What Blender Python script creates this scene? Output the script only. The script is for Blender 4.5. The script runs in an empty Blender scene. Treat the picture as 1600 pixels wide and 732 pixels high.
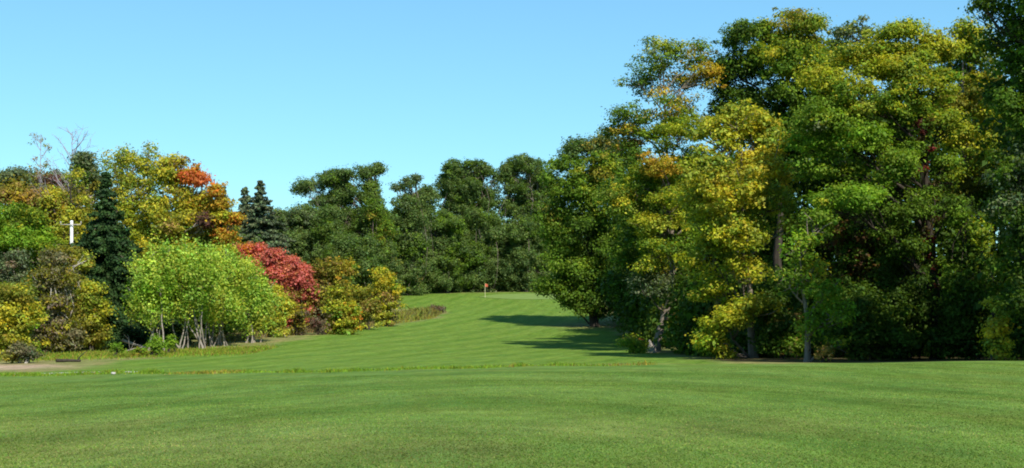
import bpy, math, random
import numpy as np
from mathutils import Vector

# ------------------------------------------------------------------ camera, light, exposure
F = 2084.0            # focal length in photo pixels (photo 1600 wide)
HOR = 445.0           # eye level row
EYE = 1.68
scene = bpy.context.scene
cam_d = bpy.data.cameras.new('camera')
cam = bpy.data.objects.new('camera', cam_d)
scene.collection.objects.link(cam)
cam.location = (0, 0, EYE)
cam.rotation_euler = (math.radians(90), 0, 0)
cam_d.sensor_width = 36.0
cam_d.lens = 36.0 * F / 1600.0
cam_d.shift_y = (HOR - 366.0) / 1600.0
cam_d.clip_start = 0.1
cam_d.clip_end = 5000
scene.camera = cam

SUN_EL = 44.5
SUN_DIR = Vector((0.43, -0.90, 0)).normalized()     # horizontal direction towards the sun
sun_az = math.atan2(SUN_DIR.x, SUN_DIR.y)           # clockwise from +Y
world = bpy.data.worlds.new('World')
scene.world = world
world.use_nodes = True
nt = world.node_tree
nt.nodes.clear()
sky = nt.nodes.new('ShaderNodeTexSky')
sky.sky_type = 'NISHITA'
sky.sun_disc = False
sky.sun_elevation = math.radians(SUN_EL)
sky.sun_rotation = sun_az
sky.altitude = 0
sky.air_density = 1.0
sky.dust_density = 0.0
sky.ozone_density = 1.0
tint = nt.nodes.new('ShaderNodeMix'); tint.data_type = 'RGBA'; tint.blend_type = 'MULTIPLY'
tint.inputs[0].default_value = 1.0
tint.inputs[7].default_value = (0.86, 1.57, 1.96, 1)
bg = nt.nodes.new('ShaderNodeBackground')
bg.inputs['Strength'].default_value = 0.10
wo = nt.nodes.new('ShaderNodeOutputWorld')
gam = nt.nodes.new('ShaderNodeGamma'); gam.inputs[1].default_value = 0.68
nt.links.new(sky.outputs[0], gam.inputs[0]); nt.links.new(gam.outputs[0], tint.inputs[6])
nt.links.new(tint.outputs[2], bg.inputs['Color'])
nt.links.new(bg.outputs[0], wo.inputs['Surface'])

sun_d = bpy.data.lights.new('sun', 'SUN')
sun_d.energy = 5.0
sun_d.angle = math.radians(0.53)
sun_d.color = (1.0, 0.94, 0.83)
sun = bpy.data.objects.new('sun', sun_d)
scene.collection.objects.link(sun)
el = math.radians(SUN_EL)
tosun = Vector((SUN_DIR.x * math.cos(el), SUN_DIR.y * math.cos(el), math.sin(el)))
sun.rotation_euler = tosun.to_track_quat('Z', 'Y').to_euler()
sun.location = tosun * 100

scene.view_settings.view_transform = 'Standard'
scene.view_settings.look = 'None'
scene.view_settings.exposure = 0.55
scene.view_settings.gamma = 1
scene.view_settings.use_curve_mapping = False
scene.cycles.max_bounces = 5
scene.cycles.diffuse_bounces = 3
scene.cycles.transmission_bounces = 3
scene.cycles.glossy_bounces = 1
scene.cycles.transparent_max_bounces = 2
scene.cycles.filter_width = 1.9
scene.cycles.use_denoising = True

R = np.random.RandomState(11)
random.seed(5)

# ------------------------------------------------------------------ helpers
def tag(o, label=None, cat=None, group=None, kind=None):
    if label: o['label'] = label
    if cat: o['category'] = cat
    if group: o['group'] = group
    if kind: o['kind'] = kind
    return o

def empty(name, loc, label, cat, group=None):
    o = bpy.data.objects.new(name, None)
    o.empty_display_size = 0.5
    scene.collection.objects.link(o)
    o.location = loc
    return tag(o, label, cat, group)

def mesh_np(name, verts, faces_list, mat, parent=None, loc=(0, 0, 0), col=None, smooth=False):
    """faces_list: list of int arrays (n,k)"""
    me = bpy.data.meshes.new(name)
    V = np.asarray(verts, dtype=np.float32) - np.asarray(loc, dtype=np.float32)
    me.vertices.add(len(V)); me.vertices.foreach_set('co', V.ravel())
    nl = sum(f.size for f in faces_list); nf = sum(len(f) for f in faces_list)
    me.loops.add(nl); me.polygons.add(nf)
    me.loops.foreach_set('vertex_index', np.concatenate([f.ravel() for f in faces_list]).astype(np.int32))
    tot = np.concatenate([np.full(len(f), f.shape[1], np.int32) for f in faces_list])
    st = np.concatenate([[0], np.cumsum(tot)[:-1]]).astype(np.int32)
    me.polygons.foreach_set('loop_start', st)
    me.polygons.foreach_set('loop_total', tot)
    if smooth:
        me.polygons.foreach_set('use_smooth', np.ones(nf, bool))
    me.update(calc_edges=True)
    if col is not None:
        a = me.attributes.new('pigment', 'FLOAT_COLOR', 'FACE')
        c4 = np.ones((nf, 4), np.float32); c4[:, :3] = col
        a.data.foreach_set('color', c4.ravel())
    me.materials.append(mat)
    o = bpy.data.objects.new(name, me)
    scene.collection.objects.link(o)
    if parent is not None: o.parent = parent
    else: o.location = loc
    return o

def unit(v):
    return v / np.maximum(np.linalg.norm(v, axis=-1, keepdims=True), 1e-9)

# ------------------------------------------------------------------ terrain height
_us = [-300, 100, 400, 550, 700, 1000, 1300, 1600, 1900]
_ds = [0, 12, 25, 40, 55, 62, 75, 90, 105, 125, 150, 165, 190, 210, 230, 245, 270, 320, 600]
_rows = {   # drop below eye level in metres
 -300: [1.68,1.70,2.50,3.25,3.95,4.22,4.75,5.00,5.00,4.9,4.6,4.3,3.6,3.2,2.8,2.5,2.0,1.5,0.5],
 100:  [1.68,1.70,2.45,3.20,3.92,4.15,4.62,4.95,5.10,5.2,4.9,4.6,3.9,3.4,2.9,2.6,2.1,1.5,0.5],
 400:  [1.68,1.70,2.42,3.12,3.80,4.12,4.55,4.80,4.76,4.42,4.2,4.05,3.6,3.2,2.76,2.5,2.0,1.5,0.5],
 550:  [1.68,1.70,2.41,3.07,3.72,4.05,4.46,4.80,4.88,4.45,4.28,4.10,3.35,2.8,2.0,1.9,1.9,1.5,0.5],
 700:  [1.68,1.70,2.40,3.02,3.64,3.95,4.35,4.75,5.02,5.22,4.85,4.36,3.28,2.25,1.22,1.32,1.75,1.5,0.5],
 1000: [1.68,1.70,2.32,2.92,3.45,3.80,4.32,4.75,5.05,5.05,4.75,4.28,3.25,2.25,1.22,1.32,1.75,1.5,0.5],
 1300: [1.68,1.69,2.22,2.78,3.20,3.70,4.25,4.70,4.90,4.9,4.6,4.2,3.3,2.5,1.6,1.5,1.5,1.5,0.5],
 1600: [1.68,1.69,2.18,2.70,3.10,3.62,4.20,4.60,4.70,4.6,4.3,4.0,3.3,2.6,2.0,1.7,1.5,1.5,0.5],
 1900: [1.68,1.68,2.15,2.65,3.05,3.55,4.10,4.40,4.40,4.3,4.0,3.8,3.2,2.6,2.0,1.7,1.5,1.5,0.5]}
_gu = np.arange(-300, 1901, 20.0); _gd = np.arange(0, 601, 1.0)
_T = np.array([np.interp(_gd, _ds, _rows[u]) for u in _us])
_T = np.array([np.interp(_gu, _us, _T[:, j]) for j in range(len(_gd))]).T
def _smooth(a, s, ax):
    k = np.exp(-0.5 * (np.arange(-3 * s, 3 * s + 1) / s) ** 2); k /= k.sum()
    p = [(0, 0), (0, 0)]; p[ax] = (3 * s, 3 * s)
    b = np.pad(a, p, mode='edge')
    return np.apply_along_axis(lambda v: np.convolve(v, k, 'valid'), ax, b)
_Ts = _smooth(_smooth(_T, 3, 1), 5, 0)
def H(X, Y):
    X = np.asarray(X, float); Y = np.asarray(Y, float)
    d = np.clip(Y, 0.0, 599.0)
    u = np.clip(800 + X / np.maximum(d, 8.0) * F, -300, 1899.9)
    fi = (u + 300) / 20.0; i = fi.astype(int); fu = fi - i
    j = np.minimum(d.astype(int), 599); fd = d - j
    i2 = np.minimum(i + 1, len(_gu) - 1)
    h = (_Ts[i, j] * (1 - fu) * (1 - fd) + _Ts[i2, j] * fu * (1 - fd) + _Ts[i, j + 1] * (1 - fu) * fd + _Ts[i2, j + 1] * fu * fd)
    und = 0.03 * np.sin(X * 0.31 + 1.0) * np.sin(Y * 0.23) + 0.02 * np.sin(X * 0.9 + Y * 0.5)
    k = np.clip(Y / 30.0, 0, 1)
    return EYE - h + und * k
def P(u, row, d):
    return np.array([(u - 800) / F * d, d, EYE - (row - HOR) / F * d])
def G(u, d):
    x = (u - 800) / F * d
    return np.array([x, d, float(H(x, d))])

# ------------------------------------------------------------------ materials
def new_mat(name):
    m = bpy.data.materials.new(name); m.use_nodes = True
    m.node_tree.nodes.clear()
    return m, m.node_tree
def N(nt, t, **kw):
    n = nt.nodes.new(t)
    for k, v in kw.items(): setattr(n, k, v)
    return n
def mixc(nt, fac, a, b, blend='MIX'):
    n = nt.nodes.new('ShaderNodeMix'); n.data_type = 'RGBA'; n.blend_type = blend
    for s, v in ((0, fac), (6, a), (7, b)):
        if isinstance(v, (int, float)): n.inputs[s].default_value = v
        elif isinstance(v, tuple): n.inputs[s].default_value = (*v, 1)
        else: nt.links.new(v, n.inputs[s])
    return n.outputs[2]
def mth(nt, op, a, b=0.0, clamp=False):
    n = nt.nodes.new('ShaderNodeMath'); n.operation = op; n.use_clamp = clamp
    for s, v in ((0, a), (1, b)):
        if isinstance(v, (int, float)): n.inputs[s].default_value = v
        else: nt.links.new(v, n.inputs[s])
    return n.outputs[0]
def noise(nt, vec, scale, detail=3, rough=0.55, dist=0.0):
    n = nt.nodes.new('ShaderNodeTexNoise'); n.inputs['Scale'].default_value = scale
    n.inputs['Detail'].default_value = detail; n.inputs['Roughness'].default_value = rough
    n.inputs['Distortion'].default_value = dist
    if vec is not None: nt.links.new(vec, n.inputs['Vector'])
    return n.outputs['Fac']
def mapr(nt, v, a, b, c=0.0, d=1.0):
    n = nt.nodes.new('ShaderNodeMapRange')
    nt.links.new(v, n.inputs[0])
    for i, x in enumerate((a, b, c, d)): n.inputs[i + 1].default_value = x
    return n.outputs[0]

def leaf_material(name, trans=0.30, gloss=0.5):
    m, nt = new_mat(name)
    at = N(nt, 'ShaderNodeAttribute', attribute_name='pigment')
    oi = N(nt, 'ShaderNodeNewGeometry')
    v = noise(nt, oi.outputs['Position'], 0.55, 2)
    f = mapr(nt, v, 0.3, 0.7, 0.78, 1.22)
    hsv = N(nt, 'ShaderNodeHueSaturation')
    nt.links.new(at.outputs['Color'], hsv.inputs['Color'])
    nt.links.new(f, hsv.inputs['Value'])
    d = N(nt, 'ShaderNodeBsdfPrincipled')
    nt.links.new(hsv.outputs[0], d.inputs['Base Color'])
    d.inputs['Roughness'].default_value = gloss
    d.inputs['Specular IOR Level'].default_value = 0.10
    t = N(nt, 'ShaderNodeBsdfTranslucent')
    tc = mixc(nt, 1.0, hsv.outputs[0], (1.5, 1.45, 0.55), 'MULTIPLY')
    nt.links.new(tc, t.inputs['Color'])
    mx = N(nt, 'ShaderNodeMixShader'); mx.inputs[0].default_value = trans
    nt.links.new(d.outputs[0], mx.inputs[1]); nt.links.new(t.outputs[0], mx.inputs[2])
    o = N(nt, 'ShaderNodeOutputMaterial'); nt.links.new(mx.outputs[0], o.inputs[0])
    return m
def bark_material(name, c1, c2):
    m, nt = new_mat(name)
    g = N(nt, 'ShaderNodeNewGeometry')
    mp = N(nt, 'ShaderNodeMapping'); mp.inputs['Scale'].default_value = (6, 6, 1.2)
    nt.links.new(g.outputs['Position'], mp.inputs[0])
    n1 = noise(nt, mp.outputs[0], 1.0, 5, 0.7)
    c = mixc(nt, mapr(nt, n1, 0.3, 0.7), c1, c2)
    b = N(nt, 'ShaderNodeBump'); b.inputs['Strength'].default_value = 0.6; b.inputs['Distance'].default_value = 0.05
    nt.links.new(n1, b.inputs['Height'])
    d = N(nt, 'ShaderNodeBsdfPrincipled'); d.inputs['Roughness'].default_value = 0.9
    d.inputs['Specular IOR Level'].default_value = 0.1
    nt.links.new(c, d.inputs['Base Color']); nt.links.new(b.outputs[0], d.inputs['Normal'])
    o = N(nt, 'ShaderNodeOutputMaterial'); nt.links.new(d.outputs[0], o.inputs[0])
    return m
def plain_material(name, c1, c2, scale=20, rough=0.7, bump=0.3):
    m, nt = new_mat(name)
    g = N(nt, 'ShaderNodeNewGeometry')
    n1 = noise(nt, g.outputs['Position'], scale, 4, 0.6)
    c = mixc(nt, mapr(nt, n1, 0.35, 0.65), c1, c2)
    b = N(nt, 'ShaderNodeBump'); b.inputs['Strength'].default_value = bump; b.inputs['Distance'].default_value = 0.02
    nt.links.new(n1, b.inputs['Height'])
    d = N(nt, 'ShaderNodeBsdfPrincipled'); d.inputs['Roughness'].default_value = rough
    nt.links.new(c, d.inputs['Base Color']); nt.links.new(b.outputs[0], d.inputs['Normal'])
    o = N(nt, 'ShaderNodeOutputMaterial'); nt.links.new(d.outputs[0], o.inputs[0])
    return m

LEAF = leaf_material('leaves', 0.40)
NEEDLE = leaf_material('needles', 0.10, 0.6)
BLADE = leaf_material('grass_blades', 0.30, 0.6)
BARK = bark_material('grey_brown_bark', (0.11, 0.085, 0.065), (0.24, 0.20, 0.16))
LIGHTB = bark_material('light_bark', (0.15, 0.13, 0.105), (0.33, 0.29, 0.24))
PALE = bark_material('pale_grey_bark', (0.28, 0.25, 0.21), (0.46, 0.42, 0.36))
DARKB = bark_material('dark_bark', (0.028, 0.023, 0.018), (0.065, 0.054, 0.042))
PURPLE = bark_material('bare_twigs', (0.22, 0.19, 0.21), (0.34, 0.31, 0.34))

# grass ground
def ground_material():
    m, nt = new_mat('ground_turf')
    g = N(nt, 'ShaderNodeNewGeometry'); p = g.outputs['Position']
    at = N(nt, 'ShaderNodeAttribute', attribute_name='cover')     # r dry, g soil, b fairway
    sep = N(nt, 'ShaderNodeSeparateColor'); nt.links.new(at.outputs['Color'], sep.inputs[0])
    at2 = N(nt, 'ShaderNodeAttribute', attribute_name='mow')      # mowing coordinate in metres
    mp_ = N(nt, 'ShaderNodeMapping'); mp_.inputs['Scale'].default_value = (1.0, 0.30, 1.0)   # clumps drawn out along the mowing direction
    nt.links.new(p, mp_.inputs[0]); pl = mp_.outputs[0]
    n_big = noise(nt, pl, 0.13, 3, 0.55)
    n_mid = noise(nt, pl, 0.8, 4, 0.6)
    n_fine = noise(nt, pl, 4.5, 4, 0.65)
    n_grain = noise(nt, p, 38.0, 3, 0.7)
    # streaks that follow the mower
    cmb = N(nt, 'ShaderNodeCombineXYZ')
    sp2 = N(nt, 'ShaderNodeSeparateXYZ'); nt.links.new(at2.outputs['Vector'], sp2.inputs[0])
    nt.links.new(mth(nt, 'MULTIPLY', sp2.outputs[0], 0.75), cmb.inputs[0])
    nt.links.new(mth(nt, 'MULTIPLY', sp2.outputs[1], 0.13), cmb.inputs[1])
    n_str = noise(nt, cmb.outputs[0], 1.0, 4, 0.62)
    cm2 = N(nt, 'ShaderNodeCombineXYZ')
    nt.links.new(mth(nt, 'MULTIPLY', sp2.outputs[0], 3.0), cm2.inputs[0])
    nt.links.new(mth(nt, 'MULTIPLY', sp2.outputs[1], 0.35), cm2.inputs[1])
    n_st2 = noise(nt, cm2.outputs[0], 1.0, 4, 0.65)
    w = mth(nt, 'SINE', mth(nt, 'ADD', mth(nt, 'MULTIPLY', sp2.outputs[0], 1.9), mth(nt, 'MULTIPLY', n_mid, 1.0)))
    base = mixc(nt, mapr(nt, n_big, 0.38, 0.62), (0.070, 0.146, 0.022), (0.108, 0.170, 0.026))
    base = mixc(nt, mapr(nt, n_str, 0.49, 0.66, 0, 0.6), base, (0.150, 0.195, 0.040))
    base = mixc(nt, mapr(nt, n_str, 0.49, 0.34, 0, 0.6), base, (0.052, 0.098, 0.014))
    base = mixc(nt, mapr(nt, w, -1, 1, 0, 0.42), base, (0.142, 0.215, 0.052))
    base = mixc(nt, mapr(nt, n_mid, 0.50, 0.68, 0, 0.35), base, (0.115, 0.135, 0.028))
    # closely mown fairway and green: fresher
    fw = mixc(nt, mapr(nt, n_str, 0.38, 0.66), (0.080, 0.148, 0.017), (0.118, 0.184, 0.026))
    fw = mixc(nt, mapr(nt, w, -1, 1, 0, 0.55), fw, (0.138, 0.205, 0.034))
    fw = mixc(nt, mapr(nt, n_mid, 0.55, 0.8, 0, 0.25), fw, (0.15, 0.16, 0.04))
    base = mixc(nt, sep.outputs[2], base, fw)
    dry = mixc(nt, n_fine, (0.15, 0.14, 0.045), (0.27, 0.22, 0.10))
    k = mth(nt, 'MULTIPLY', sep.outputs[0], mapr(nt, n_mid, 0.25, 0.6, 0.45, 1.25), True)
    base = mixc(nt, k, base, dry)
    soil = mixc(nt, n_fine, (0.30, 0.20, 0.13), (0.46, 0.33, 0.24))
    k2 = mth(nt, 'MULTIPLY', sep.outputs[1], mapr(nt, n_mid, 0.2, 0.55, 0.6, 1.4), True)
    base = mixc(nt, k2, base, soil)
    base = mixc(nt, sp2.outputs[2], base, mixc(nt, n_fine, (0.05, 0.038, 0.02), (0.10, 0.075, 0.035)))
    grain = mapr(nt, n_grain, 0.30, 0.70, 0.68, 1.32)
    n_mot = noise(nt, pl, 1.9, 5, 0.7)
    fine = mth(nt, 'MULTIPLY', mapr(nt, n_fine, 0.3, 0.7, 0.86, 1.14), mapr(nt, n_mot, 0.32, 0.68, 0.86, 1.14))
    n_tone = noise(nt, pl, 1.2, 3, 0.6)
    base = mixc(nt, mapr(nt, n_tone, 0.48, 0.68, 0, 0.30), base, (0.075, 0.175, 0.040))
    hs = N(nt, 'ShaderNodeHueSaturation')
    nt.links.new(base, hs.inputs['Color'])
    nt.links.new(mth(nt, 'MULTIPLY', mth(nt, 'MULTIPLY', grain, fine), mapr(nt, n_st2, 0.35, 0.65, 0.80, 1.18)), hs.inputs['Value'])
    b = N(nt, 'ShaderNodeBump'); b.inputs['Strength'].default_value = 0.35; b.inputs['Distance'].default_value = 0.03
    nt.links.new(mth(nt, 'ADD', mth(nt, 'MULTIPLY', n_grain, 0.5), n_fine), b.inputs['Height'])
    d = N(nt, 'ShaderNodeBsdfPrincipled'); d.inputs['Roughness'].default_value = 0.85
    d.inputs['Specular IOR Level'].default_value = 0.03
    nt.links.new(hs.outputs[0], d.inputs['Base Color']); nt.links.new(b.outputs[0], d.inputs['Normal'])
    o = N(nt, 'ShaderNodeOutputMaterial'); nt.links.new(d.outputs[0], o.inputs[0])
    return m
GROUND = ground_material()

# ------------------------------------------------------------------ ground
def blob(X, Y, cx, cy, rx, ry, pw=2.0):
    q = ((X - cx) / rx) ** 2 + ((Y - cy) / ry) ** 2
    return np.exp(-q ** (pw / 2))
def sstep(x, a, b):
    t = np.clip((x - a) / (b - a), 0, 1); return t * t * (3 - 2 * t)
# left edge of the mown fairway, as (Y, X)
_ey = [0, 58, 66, 80, 92, 104, 115, 128, 140, 155, 168, 180, 190, 210, 240]
_ex = [-400, -60, -22.6, -24.5, -23.5, -19.8, -18.0, -17.2, -15.5, -12.5, -9.5, -9.0, -17.5, -19, -21]
_rx = [400, 16, 11.5, 11.0, 10.5, 10.5, 10.5, 10.8, 11.0, 11.0, 12, 14, 18]
def cover(X, Y):
    le = np.interp(Y, _ey, _ex); re = np.interp(Y, [0, 58, 66, 80, 92, 104, 115, 128, 140, 160, 185, 210, 240], _rx)
    wob = 0.5 * np.sin(Y * 0.7) + 0.35 * np.sin(Y * 1.9 + 1)
    inside = sstep(X - le + wob, -0.6, 0.9) * sstep(re - X + wob, -0.6, 0.9) * (Y < 237)
    beyond = sstep(Y, 63.5, 66.5)
    fair = inside * beyond
    dry = beyond * (1 - inside) * 0.75
    lawn = 1 - beyond
    dry = np.maximum(dry, 0.85 * np.exp(-((Y - 235) / 5.0) ** 2) * (X < 22) * (X > -30))       # tan rim behind the green
    dry = np.maximum(dry, 0.75 * blob(X, Y, 9.5, 152, 4.5, 7))
    dry = np.maximum(dry, 0.6 * blob(X, Y, 5.3, 66.5, 4.2, 1.6))
    dry = np.maximum(dry, 0.55 * blob(X, Y, 21, 57.5, 3.8, 1.3))
    dry = np.maximum(dry, 0.30 * blob(X, Y, -4.0, 17, 3.2, 4.5))
    dry = np.maximum(dry, 0.22 * blob(X, Y, -7.5, 21, 3.0, 3.0))
    dry = np.maximum(dry, 0.22 * blob(X, Y, 1.5, 19, 3, 3))
    dry = np.maximum(dry, 0.25 * blob(X, Y, -0.8, 15, 1.2, 3))
    soil = 0.95 * blob(X, Y, -31.5, 73, 6.5, 5.0, 4)
    soil = np.maximum(soil, 0.25 * blob(X, Y, -26, 74, 2.5, 1.8))
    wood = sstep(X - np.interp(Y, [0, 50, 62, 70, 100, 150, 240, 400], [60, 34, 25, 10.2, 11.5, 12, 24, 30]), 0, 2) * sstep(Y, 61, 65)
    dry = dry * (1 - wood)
    # mowing coordinate: foreground arcs round a far centre, fairway follows its own bend
    a1 = np.hypot(X + 1.0, (Y - 5.0) * 0.24)
    a2 = X - 0.33 * (Y - 66) + 0.0006 * (Y - 66) ** 2
    m = np.where(Y < 65, a1, a2); ml = np.where(Y < 65, Y + 0.2 * X, Y * .6)
    return dry, soil, fair, m, ml, wood
ys = np.concatenate([[-300, -120, -60, -30, -15, -8], np.arange(-4, 10, 1.0), np.arange(10, 100, 0.5), np.arange(100, 260, 1.0),
                     np.arange(260, 400, 5.0), np.array([420, 460, 520, 599, 750, 1000, 1500, 2500])])
xs = np.concatenate([-np.array([2500, 1200, 600, 300, 200, 140, 110]), np.arange(-95, -45, 2.0), np.arange(-45, 45, 0.6), np.arange(45, 95, 2.0),
                     np.array([110, 140, 200, 300, 600, 1200, 2500])])
XX, YY = np.meshgrid(xs, ys)
ZZ = H(XX, YY)
V = np.stack([XX, YY, ZZ], -1).reshape(-1, 3)
nx, ny = len(xs), len(ys)
idx = np.arange(nx * ny).reshape(ny, nx)
Fq = np.stack([idx[:-1, :-1], idx[:-1, 1:], idx[1:, 1:], idx[1:, :-1]], -1).reshape(-1, 4)
gr = mesh_np('ground', V, [Fq], GROUND, smooth=True)
dry, soil, fair, mw, ml, wd = cover(V[:, 0], V[:, 1])
a = gr.data.attributes.new('cover', 'FLOAT_COLOR', 'POINT')
a.data.foreach_set('color', np.stack([dry, soil, fair, np.ones_like(dry)], -1).astype(np.float32).ravel())
a = gr.data.attributes.new('mow', 'FLOAT_VECTOR', 'POINT')
a.data.foreach_set('vector', np.stack([mw, ml, wd], -1).astype(np.float32).ravel())
tag(gr, kind='structure')

def draped(name, ring_pts, lift, mat, seg=12):
    """patch: outline in plan (closed), filled by concentric rings and draped on the terrain"""
    ring = np.array(ring_pts); c = ring.mean(0); n = len(ring)
    V = [np.array([c[0], c[1], H(c[0], c[1]) + lift])]
    for k in range(1, seg + 1):
        q = c + (ring - c) * k / seg
        V += list(np.stack([q[:, 0], q[:, 1], H(q[:, 0], q[:, 1]) + lift], -1))
    F3 = np.array([[0, 1 + i, 1 + (i + 1) % n] for i in range(n)])
    F4 = np.array([[1 + (k - 1) * n + i, 1 + k * n + i, 1 + k * n + (i + 1) % n, 1 + (k - 1) * n + (i + 1) % n] for k in range(1, seg) for i in range(n)])
    return mesh_np(name, np.array(V), [F3, F4], mat, smooth=True)

GREENM = plain_material('putting_turf', (0.115, 0.185, 0.027), (0.150, 0.218, 0.034), 0.8, 0.85, 0.05)
th = np.linspace(0, 2 * math.pi, 48, endpoint=False)
o = draped('putting_green', np.stack([4.2 + (8.8 + 0.8 * np.sin(2 * th + 1)) * np.cos(th), 217 + (7.5 + 0.7 * np.sin(3 * th)) * np.sin(th)], -1), 0.03, GREENM, 16)
tag(o, kind='structure')
GRAVEL = plain_material('gravel', (0.30, 0.29, 0.27), (0.50, 0.48, 0.45), 9.0, 0.95, 0.6)
pth = np.array([(-70, 55.5), (-45, 59.0), (-34, 60.4), (-25, 61.4), (-19, 62.0), (-17, 62.6)], float)
tt = np.linspace(0, len(pth) - 1, 160)
cx = np.interp(tt, range(len(pth)), pth[:, 0]); cy = np.interp(tt, range(len(pth)), pth[:, 1])
wv = 1.35 * np.interp(tt, [0, 3, 4, 5], [1, 1, .8, .3]); rowsV = []
for k, s in enumerate((-1, -0.33, 0.33, 1)):
    jit = (R.rand(len(tt)) - .5) * (0.35 if abs(s) == 1 else 0)
    yy = cy + s * wv + jit
    rowsV.append(np.stack([cx, yy, H(cx, yy) + (0.004 if abs(s) == 1 else 0.05)], -1))
Vp = np.concatenate(rowsV); n = len(tt)
Fp = np.array([[k * n + i, k * n + i + 1, (k + 1) * n + i + 1, (k + 1) * n + i] for k in range(3) for i in range(n - 1)])
o = mesh_np('gravel_path', Vp, [Fp], GRAVEL, smooth=True)
tag(o, kind='structure')

# ------------------------------------------------------------------ foliage builders
PAL = {
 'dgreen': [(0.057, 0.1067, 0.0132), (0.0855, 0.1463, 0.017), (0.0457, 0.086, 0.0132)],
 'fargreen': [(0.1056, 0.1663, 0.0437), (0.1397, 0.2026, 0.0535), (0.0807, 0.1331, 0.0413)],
 'green': [(0.1114, 0.1926, 0.0191), (0.1519, 0.2384, 0.0232), (0.085, 0.1558, 0.0169)],
 'bgreen': [(0.1555, 0.2782, 0.0224), (0.2103, 0.3202, 0.0264), (0.1279, 0.236, 0.0204)],
 'turf': [(0.0915, 0.17, 0.0212), (0.13, 0.206, 0.0318), (0.1716, 0.242, 0.0488), (0.104, 0.1854, 0.0254)],
 'turfdry': [(0.17, 0.195, 0.05), (0.21, 0.2, 0.07), (0.135, 0.17, 0.035)],
 'lime': [(0.3091, 0.4434, 0.0629), (0.3925, 0.4928, 0.0718), (0.2141, 0.3571, 0.0539), (0.3805, 0.4312, 0.0539)],
 'ygreen': [(0.3233, 0.3492, 0.0262), (0.2424, 0.2933, 0.0246), (0.3906, 0.3772, 0.029), (0.1617, 0.2305, 0.0232)],
 'olive': [(0.2091, 0.2103, 0.0261), (0.1616, 0.1665, 0.0261), (0.2661, 0.2278, 0.0312)],
 'yellow': [(0.4588, 0.4127, 0.0365), (0.3785, 0.3656, 0.0438), (0.3098, 0.3303, 0.0474), (0.4817, 0.3892, 0.0292)],
 'ymix': [(0.3792, 0.3826, 0.0401), (0.29, 0.3333, 0.0442), (0.1895, 0.2593, 0.0401), (0.4238, 0.3826, 0.0321)],
 'gold': [(0.38, 0.3, 0.03), (0.32, 0.27, 0.03), (0.4, 0.26, 0.03)],
 'orange': [(0.52, 0.24, 0.03), (0.54, 0.19, 0.03), (0.46, 0.27, 0.03)],
 'redor': [(0.52, 0.15, 0.05), (0.5, 0.12, 0.05), (0.5, 0.2, 0.04)],
 'rust': [(0.32, 0.215, 0.07), (0.27, 0.19, 0.06), (0.32, 0.25, 0.06)],
 'maroon': [(0.12, 0.05, 0.045), (0.16, 0.07, 0.05), (0.1, 0.06, 0.04)],
 'sumac': [(0.5, 0.125, 0.11), (0.56, 0.17, 0.14), (0.4, 0.11, 0.09), (0.52, 0.2, 0.11)],
 'greyolive': [(0.1625, 0.1562, 0.075), (0.2125, 0.1875, 0.1), (0.125, 0.125, 0.0562)],
 'greybrown': [(0.18, 0.145, 0.1), (0.22, 0.17, 0.12), (0.12, 0.105, 0.06)],
 'greygreen': [(0.1216, 0.1645, 0.0786), (0.1573, 0.193, 0.093), (0.093, 0.1287, 0.0644)],
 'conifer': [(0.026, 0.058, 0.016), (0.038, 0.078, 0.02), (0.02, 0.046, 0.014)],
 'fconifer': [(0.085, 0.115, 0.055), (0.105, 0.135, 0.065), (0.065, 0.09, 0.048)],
 'redvine': [(0.16, 0.03, 0.025), (0.1, 0.025, 0.02), (0.07, 0.05, 0.02)],
 'darkbrown': [(0.09, 0.045, 0.02), (0.05, 0.05, 0.015), (0.12, 0.07, 0.02)],
}
DENS = 1.25
def jcol(base, n, j=0.16):
    c = base * (1 + R.normal(0, j, (n, 1))) * (1 + R.normal(0, j * 0.45, (n, 3)))
    return np.clip(c, 0.004, 0.75)

def leaf_quads(Pc, Nrm, size, aspect=0.6, jit=0.45):
    n = len(Pc)
    r = unit(R.normal(size=(n, 3)))
    t = unit(np.cross(Nrm, r)); b = np.cross(Nrm, t)
    L = (size * (1 + R.normal(0, jit, n)).clip(0.4, 2.0))[:, None]
    W = L * aspect
    bend = Nrm * L * 0.12
    v = np.stack([Pc - t * L * .5 - bend, Pc + b * W * .5 + bend * .6, Pc + t * L * .5 - bend, Pc - b * W * .5 + bend * .6], 1)
    return v.reshape(-1, 3)

class Foliage:
    def __init__(s): s.V = []; s.C = []; s.clumps = []
    def clump(s, c, r, nl, size, cols, flat=0.65, up=0.45, shell=0.45):
        g3 = R.normal(size=(nl, 3)); d = unit(g3)
        rad = 0.20 * R.rand(nl) ** .3 + 0.45 * np.linalg.norm(g3, axis=1)
        p = c + d * rad[:, None] * np.array([r, r, r * flat])
        nrm = unit(d * 0.8 + R.normal(size=(nl, 3)) * 0.45 + np.array([0, 0, up]))
        s.V.append(leaf_quads(p, nrm, size))
        s.C.append(cols)
    def build(s, name, mat, parent, loc):
        V = np.concatenate(s.V); C = np.concatenate(s.C)
        n = len(V) // 4
        return mesh_np(name, V, [np.arange(n * 4).reshape(-1, 4)], mat, parent, loc, C)

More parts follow.
